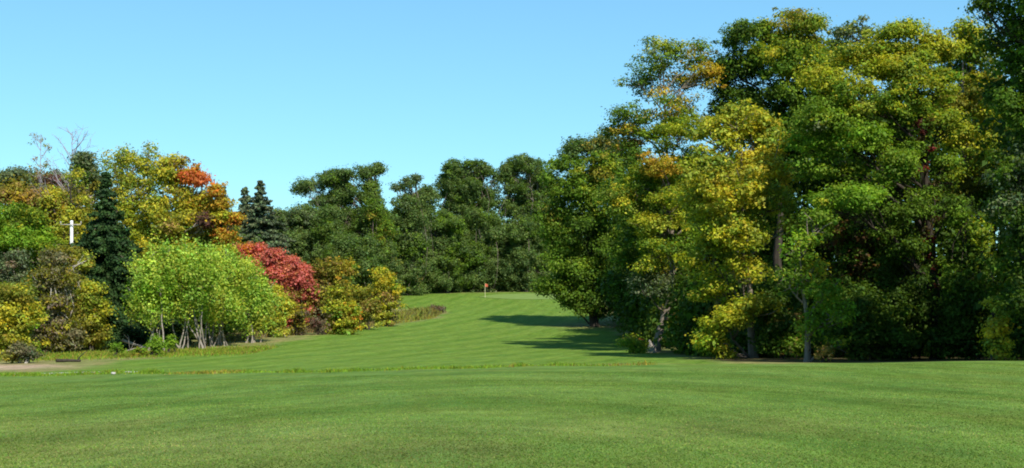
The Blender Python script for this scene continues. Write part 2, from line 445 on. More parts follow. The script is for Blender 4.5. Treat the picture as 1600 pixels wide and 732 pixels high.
class Tubes:
    def __init__(s): s.V = []; s.F = []; s.n = 0
    def tube(s, pts, rad, k=6):
        pts = np.asarray(pts, float); rad = np.asarray(rad, float); m = len(pts)
        tan = np.gradient(pts, axis=0); tan = unit(tan)
        ref = np.array([1.0, 0.13, 0.07]) if abs(tan[:, 2]).mean() > .6 else np.array([0.05, 0.1, 1.0])
        a = unit(np.cross(tan, ref)); b = np.cross(tan, a)
        th = np.arange(k) * 2 * math.pi / k
        ring = pts[:, None, :] + rad[:, None, None] * (a[:, None, :] * np.cos(th)[None, :, None] + b[:, None, :] * np.sin(th)[None, :, None])
        i = np.arange(m * k).reshape(m, k) + s.n
        j = np.roll(i, -1, 1)
        s.F.append(np.stack([i[:-1], j[:-1], j[1:], i[1:]], -1).reshape(-1, 4))
        s.V.append(ring.reshape(-1, 3)); s.n += m * k
    def build(s, name, mat, parent, loc):
        return mesh_np(name, np.concatenate(s.V), s.F, mat, parent, loc, smooth=True)

def curve(a, b, bend, n=7, sag=0.0):
    a = np.asarray(a, float); b = np.asarray(b, float)
    t = np.linspace(0, 1, n)[:, None]; L = np.linalg.norm(b - a)
    off = R.normal(size=3) * bend * L
    w = np.sin(t * math.pi)
    p = a + (b - a) * t + off * w + np.array([0, 0, sag * L]) * w
    p[1:-1] += R.normal(size=(n - 2, 3)) * bend * L * 0.22
    return p

def pick(pal, n):
    """n clump base colours from one palette or a dict of weights"""
    if isinstance(pal, str): pal = {pal: 1}
    ks = list(pal); w = np.array([pal[k] for k in ks], float); w /= w.sum()
    if n > 2000:
        big = np.zeros((n, 3)); kk = R.choice(len(ks), n, p=w)
        for q_, k_ in enumerate(ks):
            s_ = kk == q_; a_ = np.array(PAL[k_]); big[s_] = a_[R.randint(len(a_), size=int(s_.sum()))]
        return big
    out = []
    for _ in range(n):
        p = PAL[ks[R.choice(len(ks), p=w)]]
        out.append(p[R.randint(len(p))])
    return np.array(out)

def tree(name, label, cat, base, d, lobes, rc=0.95, leaf=0.19, dens=0.5, trunk_r=0.28, bark=None, lean=None, group=None,
         crown='crown', trunk='trunk', nstems=1, spread=0.3, flat=0.62, up=0.45, twigs=10, fill=1.0, droop=0.0, mat=None, trunk_pts=None, world=None, skirt=0.0, split=0, mix=.30):
    """lobes: (u, row, ru, rrow, depth offset, palette[, density factor]) measured on the photo at the tree's own distance d"""
    b = G(base, d) if world is None else np.array([world[0], world[1], float(H(*world))])
    root = empty(name, b, label, cat, group)
    fo = Foliage(); tb = Tubes()
    bark = bark or BARK
    Ls = []
    for lb in lobes:
        u, row, ru, rr, dd, pal = lb[:6]; kf = lb[6] if len(lb) > 6 else 1.0
        D = d + dd
        c = P(u, row, D); a = ru / F * D; h = rr / F * D
        dep = min(max(a, h * 0.9), a * 1.5)
        rv = np.array([a, dep, h]) * 1.07
        if split:
            Ls.append((c, rv * .78, pal, kf))
            for _ in range(split):
                o_ = unit(R.normal(size=3) * np.array([1, 1, .8]) + np.array([0, -.2, .2]))
                Ls.append((c + o_ * rv * (.45 + .4 * R.rand()), rv * (.34 + .26 * R.rand()), pal, kf))
        else: Ls.append((c, rv, pal, kf))
    top = max(l[0][2] for l in Ls)
    ctr = np.mean([l[0] for l in Ls], 0)
    stems = []
    for sidx in range(nstems):
        if nstems > 1:
            th = R.rand() * 6.28; s0 = b + np.array([math.cos(th), math.sin(th) * 0.8, 0]) * spread * (0.3 + R.rand())
            l = Ls[R.randint(len(Ls))]; e = l[0] - np.array([0, 0, l[1][2] * .2])
        else:
            s0 = b.copy(); l = max(Ls, key=lambda l: l[0][2]); e = l[0].copy()
        s0[2] = H(s0[0], s0[1]) - 0.15
        if trunk_pts is not None:
            pts = np.array([P(*q) for q in trunk_pts]); pts = np.vstack([s0, pts])
            t = np.linspace(0, len(pts) - 1, 16); pts = np.stack([np.interp(t, range(len(pts)), pts[:, k]) for k in range(3)], -1)
        else:
            pts = curve(s0, e, 0.035, 12)
            if nstems > 1:
                w = (1 - np.linspace(0, 1, 12))[:, None] * np.linspace(0, 1, 12)[:, None]
                pts[:, :2] -= (e - s0)[:2] * w * 0.3
        r0 = trunk_r * (1 if nstems == 1 else 0.6 + R.rand() * .6)
        f = np.linspace(0, 1, len(pts)); rad = r0 * (1 - 0.86 * f) * (1 + 0.55 * np.exp(-f * 22))
        tb.tube(pts, rad, 9)
        stems.append((pts, rad))
    def attach(p, below=True):
        best = None
        for pts, rad in stems:
            dz = p[2] - pts[:, 2]
            hd = np.linalg.norm(pts[:, :2] - p[:2], axis=1)
            cost = np.linalg.norm(pts - p, axis=1) + np.where(dz < 0.3 + 0.55 * hd, 7.0 - dz, 0)
            i = int(np.argmin(cost))
            if best is None or cost[i] < best[0]: best = (cost[i], pts[i], rad[i])
        return best[1], best[2]
    for c, r, pal, kf in Ls:
        tgt = c - np.array([0, 0, r[2] * 0.25])
        a0, ar = attach(tgt)
        L = np.linalg.norm(tgt - a0)
        lim = curve(a0, tgt, 0.07, 8, 0.05)
        lr = min(ar * 0.7, 0.013 * L + 0.04)
        if L > 0.6: tb.tube(lim, np.linspace(max(lr, .03), 0.03, 8), 6)
        area = 4 * math.pi * ((r[0] * r[1]) ** 1.6 / 3 + (r[0] * r[2]) ** 1.6 / 3 + (r[1] * r[2]) ** 1.6 / 3) ** (1 / 1.6)
        n = max(3, int(area * fill / (math.pi * rc * rc) * 1.45))
        dirs = unit(R.normal(size=(n, 3)) + np.array([0, -0.15, 0.25]))
        lum = 1 + 0.16 * np.sin(dirs[:, 0] * 5 + c[0]) * np.sin(dirs[:, 2] * 6 + c[1]) + 0.10 * R.normal(size=n)
        rad = (0.40 + 0.62 * R.rand(n) ** 0.7) * lum
        cc = c + dirs * rad[:, None] * r
        gz = H(cc[:, 0], cc[:, 1]) + rc * 0.45
        cc[:, 2] = np.maximum(cc[:, 2], gz + R.rand(n) * rc * .3)
        if skirt > 0:
            m2 = int(n * skirt * min(2.0, max(0, (c[2] - r[2] - b[2])) / (2 * r[2])))
            if m2:
                xy = c[:2] + R.normal(size=(m2, 2)) * r[:2] * .5
                zb = H(xy[:, 0], xy[:, 1]); zz = zb + rc * .3 + (c[2] - zb) * R.rand(m2)
                cc = np.vstack([cc, np.column_stack([xy, zz])]); n += m2
        cb = pick(pal, n)
        if len(Ls) > 1:
            sw = R.rand(n) < 0.13
            if sw.sum(): cb[sw] = pick(Ls[R.randint(len(Ls))][2], int(sw.sum()))
        rr_ = rc * (0.5 + 0.75 * R.rand(n))
        ms = max(2, int(n * 0.22))          # loose sprigs that break the outline
        ds = unit(R.normal(size=(ms, 3)) + np.array([0, -.1, .45]))
        cs = c + ds * (1.0 + .38 * R.rand(ms))[:, None] * r
        cs[:, 2] = np.maximum(cs[:, 2], H(cs[:, 0], cs[:, 1]) + rc * .3)
        cc = np.vstack([cc, cs]); cb = np.vstack([cb, pick(pal, ms)]); rr_ = np.concatenate([rr_, rc * (.22 + .3 * R.rand(ms))]); n += ms
        la = leaf * leaf * 0.6 * 0.5 / DENS
        for i in range(n):
            nl = int(dens * kf * 4 * math.pi * rr_[i] ** 2 * 0.55 / la)
            if nl < 4: continue
            if R.rand() < 0.06: nl = nl // 4
            base_c = np.repeat(cb[i][None], nl, 0)
            sw = R.rand(nl) < mix
            oth = cb[R.randint(len(cb), size=3)]
            base_c[sw] = oth[R.randint(3, size=int(sw.sum()))]
            fo.clump(cc[i], rr_[i], nl, leaf, jcol(base_c, nl), flat, up)
        # twigs to some of the clumps
        m = min(n, twigs)
        for i in R.choice(n, m, replace=False):
            q = lim[R.randint(3, 8)]
            tb.tube(curve(q, cc[i], 0.08, 5), np.linspace(0.035, 0.012, 5) * (1 + rc * .3), 4)
    fo.build(crown, mat or LEAF, root, b)
    tb.build(trunk, bark, root, b)
    return root

def conifer(name, label, base, d, top_row, rad_px, pal='conifer', leaf=0.16, tiers=26, bark=None, droop=0.25, dens=1.0, group=None, start=0.04, gaps=0.1, pw=0.85):
    b = G(base, d); root = empty(name, b, label, 'conifer', group)
    topz = P(base, top_row, d)[2]; Ht = topz - b[2]; Rm = rad_px / F * d
    fo = Foliage(); tb = Tubes()
    s0 = b - np.array([0, 0, .15])
    tr = curve(s0, (b[0] + R.normal() * .1, b[1], topz - 0.2), 0.006, 12)
    tb.tube(tr, np.linspace(0.018 * Ht, 0.02, 12), 8)
    for k in range(tiers):
        t = start + (1 - start) * (k + R.rand() * .5) / tiers
        rr = Rm * (1 - t) ** pw * (0.78 + 0.3 * R.rand()) + 0.12
        nb = max(5, int(6 + 6 * (1 - t)))
        for j in range(nb):
            if R.rand() < gaps: continue
            t = start + (1 - start) * min(1, (k + R.rand() * 1.6) / tiers)
            rr = Rm * max(0, 1 - t) ** pw * (0.70 + 0.4 * R.rand()) + 0.15
            th = 6.283 * (j + R.rand() * .8) / nb
            L = rr * (0.7 + .45 * R.rand())
            z0 = b[2] + Ht * t
            e = np.array([b[0] + math.cos(th) * L, b[1] + math.sin(th) * L, z0 - droop * L + 0.15 * L * R.rand()])
            s = np.array([b[0], b[1], z0])
            br = curve(s, e, 0.04, 5, 0.06)
            tb.tube(br, np.linspace(0.04, 0.012, 5), 4)
            ncl = max(2, int(L / 0.5))
            cb = pick(pal, ncl)
            for q in range(ncl):
                f = (q + .6) / ncl
                c = s + (e - s) * f + np.array([0, 0, 0.06 * L * math.sin(f * 3.14)])
                rc = (0.28 + 0.26 * R.rand() + 0.12 * L * (1 - f) * .5) * (.55 + .8 * (1 - t))
                nl = int(70 * dens * (rc / .35) ** 2 * (0.16 / leaf) ** 2)
                fo.clump(c, rc, nl, leaf, jcol(cb[q], nl, .2), 0.5, 0.3, 0.5)
    fo.build('crown', NEEDLE, root, b); tb.build('trunk', bark or BARK, root, b)
    return root

def bare_tree(name, label, base, d, top_row, spread_px, bark, leafpal=None, n1=26, r0=0.14):
    b = G(base, d); root = empty(name, b, label, 'bare tree')
    topz = P(base, top_row, d)[2]; Ht = topz - b[2]; Rm = spread_px / F * d
    tb = Tubes(); fo = Foliage()
    tr = curve(b - np.array([0, 0, .2]), (b[0] + .4, b[1], topz), 0.012, 16)
    tb.tube(tr, np.linspace(r0, 0.02, 16), 8)
    for k in range(n1):
        f = 0.45 + 0.53 * (k + R.rand()) / n1
        s = tr[0] + (tr[-1] - tr[0]) * f
        i = int(f * 15); s = tr[i] + (tr[min(i + 1, 15)] - tr[i]) * (f * 15 - i)
        th = R.rand() * 6.28; L = Rm * (1.3 - f) * (0.6 + .8 * R.rand()) * 1.5
        e = s + np.array([math.cos(th) * L * .75, math.sin(th) * L * .75, L * (0.8 + .5 * R.rand())])
        e[2] = min(e[2], topz + .3)
        br = curve(s, e, 0.06, 6); tb.tube(br, np.linspace(0.045, 0.014, 6), 4)
        for q in range(5):
            s2 = br[R.randint(1, 6)]; l2 = L * (0.25 + .3 * R.rand())
            e2 = s2 + unit(R.normal(size=3) * np.array([1, 1, .5]) + (e - s) / L) * l2
            tb.tube(curve(s2, e2, 0.08, 4), np.linspace(0.02, 0.009, 4), 3)
            if leafpal and R.rand() < 0.5:
                nl = 22; fo.clump(e2, 0.35, nl, 0.13, jcol(pick(leafpal, 1)[0], nl))
    tb.build('trunk', bark, root, b)
    if leafpal: fo.build('leaves', LEAF, root, b)
    return root

def blades(name, X, Y, hgt, wid, pal, label=None, lean=0.35, mat=None, kind='stuff', parent=None, loc=(0, 0, 0)):
    n = len(X); z = H(X, Y)
    b = np.stack([X, Y, z - 0.01], -1)
    th = R.rand(n) * 6.283
    side = np.stack([np.cos(th), np.sin(th), 0 * th], -1) * (wid * (0.6 + .8 * R.rand(n)))[:, None]
    ln = R.normal(size=(n, 3)) * lean; ln[:, 2] = 0
    hh = (hgt * (0.5 + R.rand(n)))[:, None]
    mid = b + np.array([0, 0, 1]) * hh * .55 + ln * hh * .3
    tip = b + np.array([0, 0, 1]) * hh + ln * hh
    V = np.stack([b - side * .5, b + side * .5, mid + side * .4, tip, mid - side * .4], 1).reshape(-1, 3)
    i = np.arange(n)[:, None] * 5
    F5 = i + np.array([[0, 1, 2, 3, 4]])
    C = jcol(pick(pal, n) if isinstance(pal, (str, dict)) else pal, n)
    o = mesh_np(name, V, [F5], mat or BLADE, parent, loc, C)
    if kind: tag(o, label, kind=kind)
    return o
#@@SCENE
# ================================================================== RIGHT WOOD
Y1 = 'wood edge trees right of the fairway'
tree('locust_tree', 'tall airy tree with leaning trunk and golden tufts, left corner of the right-hand wood', 'tree', 1024, 98, [
    (1035, 92, 34, 26, 0, {'ygreen': 2, 'green': 2}, .6), (1003, 128, 27, 24, 1, {'green': 2, 'ygreen': 1}, .55),
    (1088, 88, 26, 20, 1, {'green': 2, 'gold': 1}, .6), (1105, 120, 26, 17, -1, 'gold', .75), (1062, 135, 24, 20, 2, {'gold': 2, 'ygreen': 1}, .5),
    (1045, 168, 38, 22, 0, {'green': 1, 'gold': 1}, .45), (992, 192, 34, 26, 0, {'green': 2, 'dgreen': 1}, .7), (965, 205, 20, 20, 1, {'dgreen': 1, 'green': 1}, .5),
    (1062, 212, 50, 26, -1, {'ygreen': 2, 'green': 2}), (1032, 256, 28, 15, -3, 'gold'), (1010, 285, 36, 26, 0, {'ygreen': 2, 'green': 2}),
    (985, 318, 38, 24, -1, {'ymix': 2, 'green': 2}), (1078, 275, 44, 32, 1, {'ygreen': 1, 'green': 1}), (1020, 352, 36, 15, -2, {'ymix': 1, 'ygreen': 2}),
    (1085, 330, 40, 25, 2, 'green'), (1018, 412, 26, 15, -2, {'ymix': 1, 'ygreen': 2}), (1008, 440, 16, 26, -2, 'greygreen', .5), (1050, 425, 20, 26, 2, 'dgreen', .6),
    (1038, 490, 20, 30, 1, 'dgreen', .45), (985, 232, 24, 14, 0, {'dgreen': 1, 'rust': .3}, .7), (1048, 318, 26, 20, -3, {'green': 2, 'ygreen': 1}, .8), (1030, 385, 22, 16, -3, {'green': 1, 'ygreen': 1}, .7), (1066, 385, 22, 26, -2, 'green', .8), (1030, 448, 18, 20, -2, {'green': 1, 'greygreen': 1}, .7), (1068, 455, 20, 26, 1, 'dgreen', .8)],
    rc=0.66, leaf=0.15, dens=0.42, trunk_r=0.30, bark=BARK, trunk_pts=[(1030, 520, 98), (1046, 470, 98), (1052, 400, 98), (1046, 300, 98), (1040, 200, 98), (1036, 100, 98)], up=0.7, flat=.5)
tree('yellow_maple', 'broad yellow-leaved tree reaching down to the lawn, beside the pale leaning trunk', 'tree', 1178, 80, [
    (1150, 188, 38, 24, 0, 'ymix', .8), (1185, 215, 40, 26, 1, 'ymix'), (1118, 222, 36, 26, 0, 'ymix'), (1195, 262, 40, 28, 0, 'yellow'), (1110, 275, 40, 28, -1, 'ymix'),
    (1160, 300, 46, 32, -2, 'yellow'), (1212, 318, 34, 24, -1, 'ymix', .7), (1098, 330, 36, 30, 0, 'ymix'), (1235, 348, 22, 12, -1, 'yellow', .6), (1150, 365, 46, 30, -2, {'ymix': 3, 'ygreen': 1}),
    (1100, 400, 34, 28, 0, {'ymix': 2, 'ygreen': 2}, .8), (1165, 425, 40, 24, -1, {'ymix': 2, 'ygreen': 2}, .55), (1115, 455, 30, 24, 0, {'ygreen': 2, 'bgreen': 1}, .8), (1185, 478, 36, 14, -2, {'ymix': 3, 'ygreen': 1}, .7),
    (1140, 500, 34, 18, -2, {'ymix': 1, 'ygreen': 2}), (1108, 535, 24, 18, -2, {'ygreen': 2, 'bgreen': 2}, .9), (1130, 545, 18, 14, -1.5, {'ygreen': 2, 'bgreen': 1}, .8)],
    mix=.15, rc=0.58, leaf=0.18, dens=0.42, trunk_r=0.22, bark=BARK, up=.6, flat=.6, twigs=12)
tree('tall_maple', 'tallest tree of the right-hand wood, dark green left half and olive-yellow rounded top', 'tree', 1222, 98, [
    (1168, 70, 36, 32, 0, {'dgreen': 2, 'green': 1}), (1238, 48, 46, 30, 0, {'ygreen': 2, 'olive': 1}), (1290, 85, 28, 28, 1, {'ygreen': 1, 'green': 1}), (1152, 118, 30, 30, 1, 'dgreen', .8),
    (1212, 100, 44, 34, -1, {'green': 2, 'ygreen': 1}), (1262, 110, 40, 32, -1, {'ygreen': 2, 'green': 1}), (1160, 165, 36, 28, 0, 'dgreen', .7), (1222, 160, 46, 32, 0, {'green': 2, 'dgreen': 1}), (1270, 170, 40, 36, 0, 'green'),
    (1215, 215, 46, 32, 0, 'dgreen'), (1265, 240, 50, 40, 0, {'dgreen': 2, 'green': 1}), (1210, 280, 44, 40, 1, 'dgreen'), (1140, 95, 14, 12, 0, 'dgreen', .6), (1132, 125, 22, 26, 1, {'dgreen': 1, 'green': 1}, .8), (1128, 180, 26, 26, 2, 'dgreen', .8)],
    rc=0.75, leaf=0.17, dens=0.48, trunk_r=0.4, bark=DARKB)
tree('broad_ash', 'wide-crowned tree with olive-gold top and bright green lower boughs on a dark vine-wrapped trunk', 'tree', 1464, 76, [
    (1338, 58, 34, 20, 4, {'greygreen': 2, 'ygreen': 1}, .8), (1400, 66, 44, 24, 0, {'ygreen': 2, 'ymix': 1}), (1450, 85, 30, 32, 0, {'ymix': 1, 'ygreen': 2}), (1345, 98, 48, 26, 0, {'ygreen': 3, 'ymix': 1}),
    (1405, 118, 48, 30, -1, {'ygreen': 3, 'ymix': 1}), (1462, 140, 26, 34, 0, {'ygreen': 2, 'green': 1}), (1292, 128, 30, 26, -1, {'ymix': 1, 'ygreen': 2}), (1340, 150, 44, 28, -2, {'ygreen': 1, 'green': 1}),
    (1400, 175, 50, 26, -1, {'green': 2, 'ygreen': 1}), (1290, 185, 40, 30, -2, {'green': 3, 'ygreen': 1}), (1345, 215, 44, 22, -2, 'bgreen', .9), (1258, 225, 26, 20, -1, 'bgreen', .8), (1410, 228, 34, 20, 0, 'green', .8),
    (1300, 262, 44, 20, -1, {'green': 2, 'bgreen': 1}), (1322, 312, 44, 24, -4, 'bgreen'), (1392, 280, 26, 30, 1, 'dgreen', .8), (1480, 195, 26, 20, -1, 'ygreen', .7), (1402, 262, 32, 20, -3, 'green'), (1425, 318, 26, 26, -2, {'green': 1, 'dgreen': 1}, .9), (1378, 345, 30, 26, -2, {'green': 1, 'dgreen': 2}, .9), (1418, 385, 26, 26, -1, 'dgreen', .8), (1480, 265, 22, 22, 0, {'green': 1, 'ygreen': 1}, .8), (1485, 330, 20, 26, 0, 'dgreen', .8)],
    rc=0.72, leaf=0.14, dens=0.5, trunk_r=0.30, bark=DARKB, trunk_pts=[(1462, 460, 76), (1452, 350, 76), (1445, 250, 76), (1436, 170, 76), (1425, 90, 76)], up=.65, flat=.5)
tree('walnut_tree', 'yellowing tree standing between the dark vine-wrapped trunk and the right edge', 'tree', 1534, 84, [
    (1505, 52, 28, 20, 0, {'ymix': 2, 'ygreen': 1}), (1530, 85, 34, 26, 0, {'ygreen': 1, 'green': 1}), (1496, 112, 24, 30, 1, 'green'), (1535, 140, 36, 30, 0, {'olive': 1, 'ygreen': 1}), (1500, 165, 30, 26, -1, 'olive'),
    (1540, 195, 34, 26, 0, {'ygreen': 2, 'ymix': 1}, .8), (1510, 225, 36, 20, -2, {'ymix': 1, 'ygreen': 2}), (1545, 255, 34, 20, -2, {'ymix': 1, 'ygreen': 2}), (1500, 290, 34, 30, 0, 'olive', .8), (1545, 305, 30, 24, 0, 'green')],
    rc=0.66, leaf=0.16, dens=0.48, trunk_r=0.26, bark=BARK, up=.6, flat=.55)
tree('oak_tree', 'dark green tree closest on the right edge, its spreading boughs cut by the frame', 'tree', 1640, 57, [
    (1560, 10, 34, 14, 0, 'dgreen', .8), (1530, 8, 16, 9, 0, 'dgreen', .6), (1590, 40, 34, 22, 0, {'green': 1, 'dgreen': 2}, .9), (1562, 65, 28, 16, 1, 'dgreen', .6), (1605, 100, 40, 34, 0, {'green': 1, 'dgreen': 1}), (1580, 150, 36, 30, 0, 'dgreen', .8), (1610, 200, 42, 34, 0, {'dgreen': 1, 'green': 1}),
    (1588, 262, 36, 32, 0, {'greygreen': 1, 'green': 1}, .9), (1600, 330, 44, 34, 0, {'dgreen': 2, 'greygreen': 1}), (1605, 400, 40, 36, 0, 'dgreen'), (1600, 465, 30, 36, 0, 'dgreen'),
    (1660, -60, 90, 50, 0, 'green'), (1690, 30, 80, 70, 0, 'green'), (1720, 150, 90, 80, 0, 'dgreen'), (1700, 280, 80, 80, 0, 'dgreen'), (1690, 420, 70, 80, 0, 'dgreen'), (1640, -20, 60, 40, -2, 'green')],  # last lobe, out of view, is there to darken the understorey with its shadow
    rc=0.6, leaf=0.14, dens=0.5, trunk_r=0.34, bark=DARKB, up=.5)
tree('young_ash', 'slim grey-trunked tree with fresh green leaf sprays, right of the yellow lawn-edge tree', 'tree', 1262, 69, [
    (1248, 385, 26, 22, 0, {'bgreen': 2, 'ygreen': 1}, .7), (1262, 425, 26, 18, 0, {'bgreen': 1, 'ygreen': 1}, .6), (1290, 455, 32, 16, -1, 'bgreen', .7), (1300, 492, 34, 16, -1, {'bgreen': 2, 'green': 1}, .7), (1268, 515, 20, 14, -1, 'bgreen', .5),
    (1232, 440, 20, 18, 0, 'green', .5), (1310, 540, 18, 12, -1, 'ygreen', .5), (1275, 350, 26, 20, 2, 'green', .8)],
    rc=0.55, leaf=0.16, dens=0.36, trunk_r=0.17, bark=BARK, trunk_pts=[(1262, 500, 69), (1252, 440, 69), (1250, 395, 69)], up=.6)
tree('oak_tree', 'unseen oak added just beyond the right side of the view to shade the understorey', 'tree', 1900, 59, [(1860, 0, 110, 60, 0, 'green'), (1930, 120, 120, 80, 0, 'dgreen'), (1850, 160, 100, 90, 0, 'dgreen'), (1880, 300, 120, 90, 0, 'dgreen'), (1820, 420, 90, 80, 0, 'dgreen')], rc=1.0, leaf=.22, trunk_r=.35, bark=DARKB)  # out-of-view tree, added to throw shade on the right-hand understorey
# understorey
UN = 'shrubs under the right-hand wood'
def shrub(label, base, d, lobes, name='shrub', **kw):
    a = dict(rc=0.6, leaf=0.17, dens=0.42, trunk_r=0.07, nstems=5, spread=0.5, crown='foliage', trunk='stem', twigs=5, bark=DARKB, skirt=.5)
    a.update(kw)
    return tree(name, label, kw.pop('cat', 'shrub') if False else 'shrub', base, d, lobes, **a)
shrub('russet and dark olive thicket half hidden under the wide bright green bough', 1365, 80, [(1345, 370, 44, 40, 0, {'darkbrown': 2, 'green': 1}), (1395, 400, 40, 40, 0, {'darkbrown': 2, 'dgreen': 1}), (1340, 430, 40, 30, 0, {'dgreen': 2, 'darkbrown': 1})], group=UN)
shrub('low dark green shrub on the lawn edge right of the slim grey trunk', 1345, 74, [(1345, 490, 46, 40, 0, 'dgreen'), (1320, 530, 36, 26, 0, 'dgreen'), (1380, 530, 36, 30, 0, 'dgreen')], group=UN)
shrub('dark shrub with a few pale sprays at the foot of the vine-wrapped trunk', 1430, 76, [(1420, 480, 36, 44, 0, 'dgreen'), (1440, 530, 40, 26, 0, {'dgreen': 2, 'green': 1}), (1415, 420, 34, 34, 1, 'dgreen')], group=UN)
shrub('tall shadowed shrub column with light green tips left of the small yellow sapling', 1522, 74, [(1505, 340, 22, 26, 0, 'green', .6), (1532, 370, 16, 30, 0, {'ygreen': 1, 'green': 1}, .7), (1508, 410, 32, 34, 1, 'dgreen'), (1500, 470, 36, 40, 0, 'dgreen'), (1500, 530, 36, 26, 0, 'dgreen')], group=UN)
shrub('small yellow-leaved sapling at the wood edge near the right side of the photo', 1558, 59, [(1552, 480, 12, 12, 0, 'ymix', .5), (1562, 508, 22, 16, 0, 'yellow', .6), (1560, 538, 20, 18, 0, {'ymix': 2, 'ygreen': 1}, .8)], name='sapling', group=UN, rc=.4, leaf=.14, nstems=2)
shrub('dark shrub filling the lower right corner of the wood behind the small yellow sapling', 1595, 72, [(1590, 530, 40, 34, 0, 'dgreen'), (1600, 470, 40, 40, 0, 'dgreen')], group=UN)
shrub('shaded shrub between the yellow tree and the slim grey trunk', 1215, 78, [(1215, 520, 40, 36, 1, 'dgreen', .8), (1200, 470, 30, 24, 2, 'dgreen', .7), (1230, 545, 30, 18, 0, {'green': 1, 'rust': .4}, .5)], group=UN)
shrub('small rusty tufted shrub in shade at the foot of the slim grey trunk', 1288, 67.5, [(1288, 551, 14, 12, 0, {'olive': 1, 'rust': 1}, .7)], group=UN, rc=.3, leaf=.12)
shrub('low yellow-green bush with a few red leaves by the foot of the pale leaning trunk', 992, 94, [(985, 535, 16, 8, 0, {'bgreen': 2, 'ygreen': 1}, .7), (1000, 545, 14, 12, 0, {'bgreen': 2, 'redor': .5, 'ygreen': 1}, .7), (992, 555, 10, 8, 0, 'bgreen', .6)], rc=.4, leaf=.14, skirt=.1)
# tree at the far edge, branches sweeping down to the grass
tree('beech_tree', 'dense olive-green tree sweeping to the grass at the left end of the right-hand wood', 'tree', 930, 150, [
    (945, 228, 32, 16, 2, {'olive': 1, 'greygreen': 1}, .9), (905, 238, 26, 20, 2, {'fargreen': 2, 'greygreen': 1}), (880, 270, 26, 24, 0, 'green'), (930, 270, 40, 26, 0, {'ygreen': 1, 'olive': 1, 'green': 1}), (972, 262, 30, 30, 1, 'green'), (900, 312, 40, 30, 0, 'green'),
    (955, 320, 44, 34, -1, {'green': 2, 'ygreen': 1}), (872, 350, 28, 30, 1, 'green'), (915, 365, 44, 30, 0, {'green': 2, 'dgreen': 1}), (965, 385, 44, 34, 0, {'green': 1, 'dgreen': 1}), (880, 405, 30, 26, 0, 'green'), (920, 430, 42, 26, 0, {'green': 2, 'dgreen': 1}),
    (872, 450, 26, 14, 0, 'green'), (905, 468, 30, 18, 0, 'green'), (960, 450, 44, 36, 1, 'dgreen'), (925, 485, 26, 10, 0, 'dgreen'), (1000, 430, 44, 60, 6, 'dgreen'), (1010, 350, 40, 50, 6, 'dgreen')],
    rc=1.0, leaf=0.24, dens=0.46, trunk_r=0.4, bark=DARKB)
tree('dark_green_tree', 'dark green tree filling the gap behind the leaning trunk of the airy golden-tufted tree', 'tree', 1042, 114, [(1015, 300, 32, 28, 0, {'green': 1, 'dgreen': 1}), (1055, 320, 34, 30, 0, 'dgreen'), (1018, 350, 38, 30, 0, {'green': 1, 'dgreen': 2}), (1000, 398, 34, 26, 0, {'green': 1, 'dgreen': 1}), (1040, 415, 36, 28, 0, 'dgreen'), (1010, 450, 30, 18, 0, 'dgreen', .8)], rc=.85, leaf=.2, dens=.46, trunk_r=.28, bark=DARKB)
# ================================================================== FAR TREES BEHIND THE GREEN
def far_tree(name, label, base, d, lobes, **kw):
    a = dict(split=4, flat=.75, up=.45, rc=.80, leaf=0.24, dens=0.5, fill=.72, skirt=.2, trunk_r=0.32, bark=BARK, twigs=6)
    a.update(kw)
    return tree(name, label, 'tree', base, d, lobes, **a)
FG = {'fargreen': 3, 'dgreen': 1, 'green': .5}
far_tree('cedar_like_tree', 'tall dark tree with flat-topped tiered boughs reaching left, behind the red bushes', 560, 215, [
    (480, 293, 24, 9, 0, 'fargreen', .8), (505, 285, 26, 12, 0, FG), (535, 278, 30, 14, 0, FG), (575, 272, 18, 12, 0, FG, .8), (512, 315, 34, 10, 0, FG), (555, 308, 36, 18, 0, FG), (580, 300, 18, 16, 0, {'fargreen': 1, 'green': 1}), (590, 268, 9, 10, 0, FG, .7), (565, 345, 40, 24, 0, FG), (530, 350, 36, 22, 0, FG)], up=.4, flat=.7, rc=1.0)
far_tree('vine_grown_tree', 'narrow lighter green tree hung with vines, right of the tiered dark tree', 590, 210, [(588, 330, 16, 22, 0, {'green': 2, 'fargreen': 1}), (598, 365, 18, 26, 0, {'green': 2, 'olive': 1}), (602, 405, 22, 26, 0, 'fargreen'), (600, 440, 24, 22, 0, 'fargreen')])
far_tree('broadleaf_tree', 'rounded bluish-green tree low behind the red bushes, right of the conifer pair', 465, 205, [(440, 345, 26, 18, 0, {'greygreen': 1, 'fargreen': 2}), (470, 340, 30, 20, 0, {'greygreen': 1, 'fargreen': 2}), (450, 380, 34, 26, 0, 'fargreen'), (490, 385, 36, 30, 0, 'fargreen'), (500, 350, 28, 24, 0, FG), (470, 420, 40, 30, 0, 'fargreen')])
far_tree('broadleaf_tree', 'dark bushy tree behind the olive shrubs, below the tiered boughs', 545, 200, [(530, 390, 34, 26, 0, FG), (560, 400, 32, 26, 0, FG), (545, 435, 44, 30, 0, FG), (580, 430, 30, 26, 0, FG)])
far_tree('broadleaf_tree', 'tree with a thin wispy top, standing left of the rounded group behind the green', 640, 225, [(636, 288, 12, 10, 0, {'greygreen': 1, 'fargreen': 1}, .45), (652, 280, 10, 10, 0, {'greygreen': 1, 'fargreen': 1}, .45), (622, 292, 9, 7, 0, {'greygreen': 1, 'fargreen': 1}, .4), (640, 318, 28, 18, 0, 'fargreen'), (628, 345, 24, 20, 0, FG), (655, 345, 22, 20, 0, {'fargreen': 2, 'rust': .15}), (636, 385, 30, 26, 0, {'fargreen': 1, 'green': 1}), (630, 425, 26, 22, 0, 'fargreen'), (668, 310, 20, 22, 4, 'fargreen')])
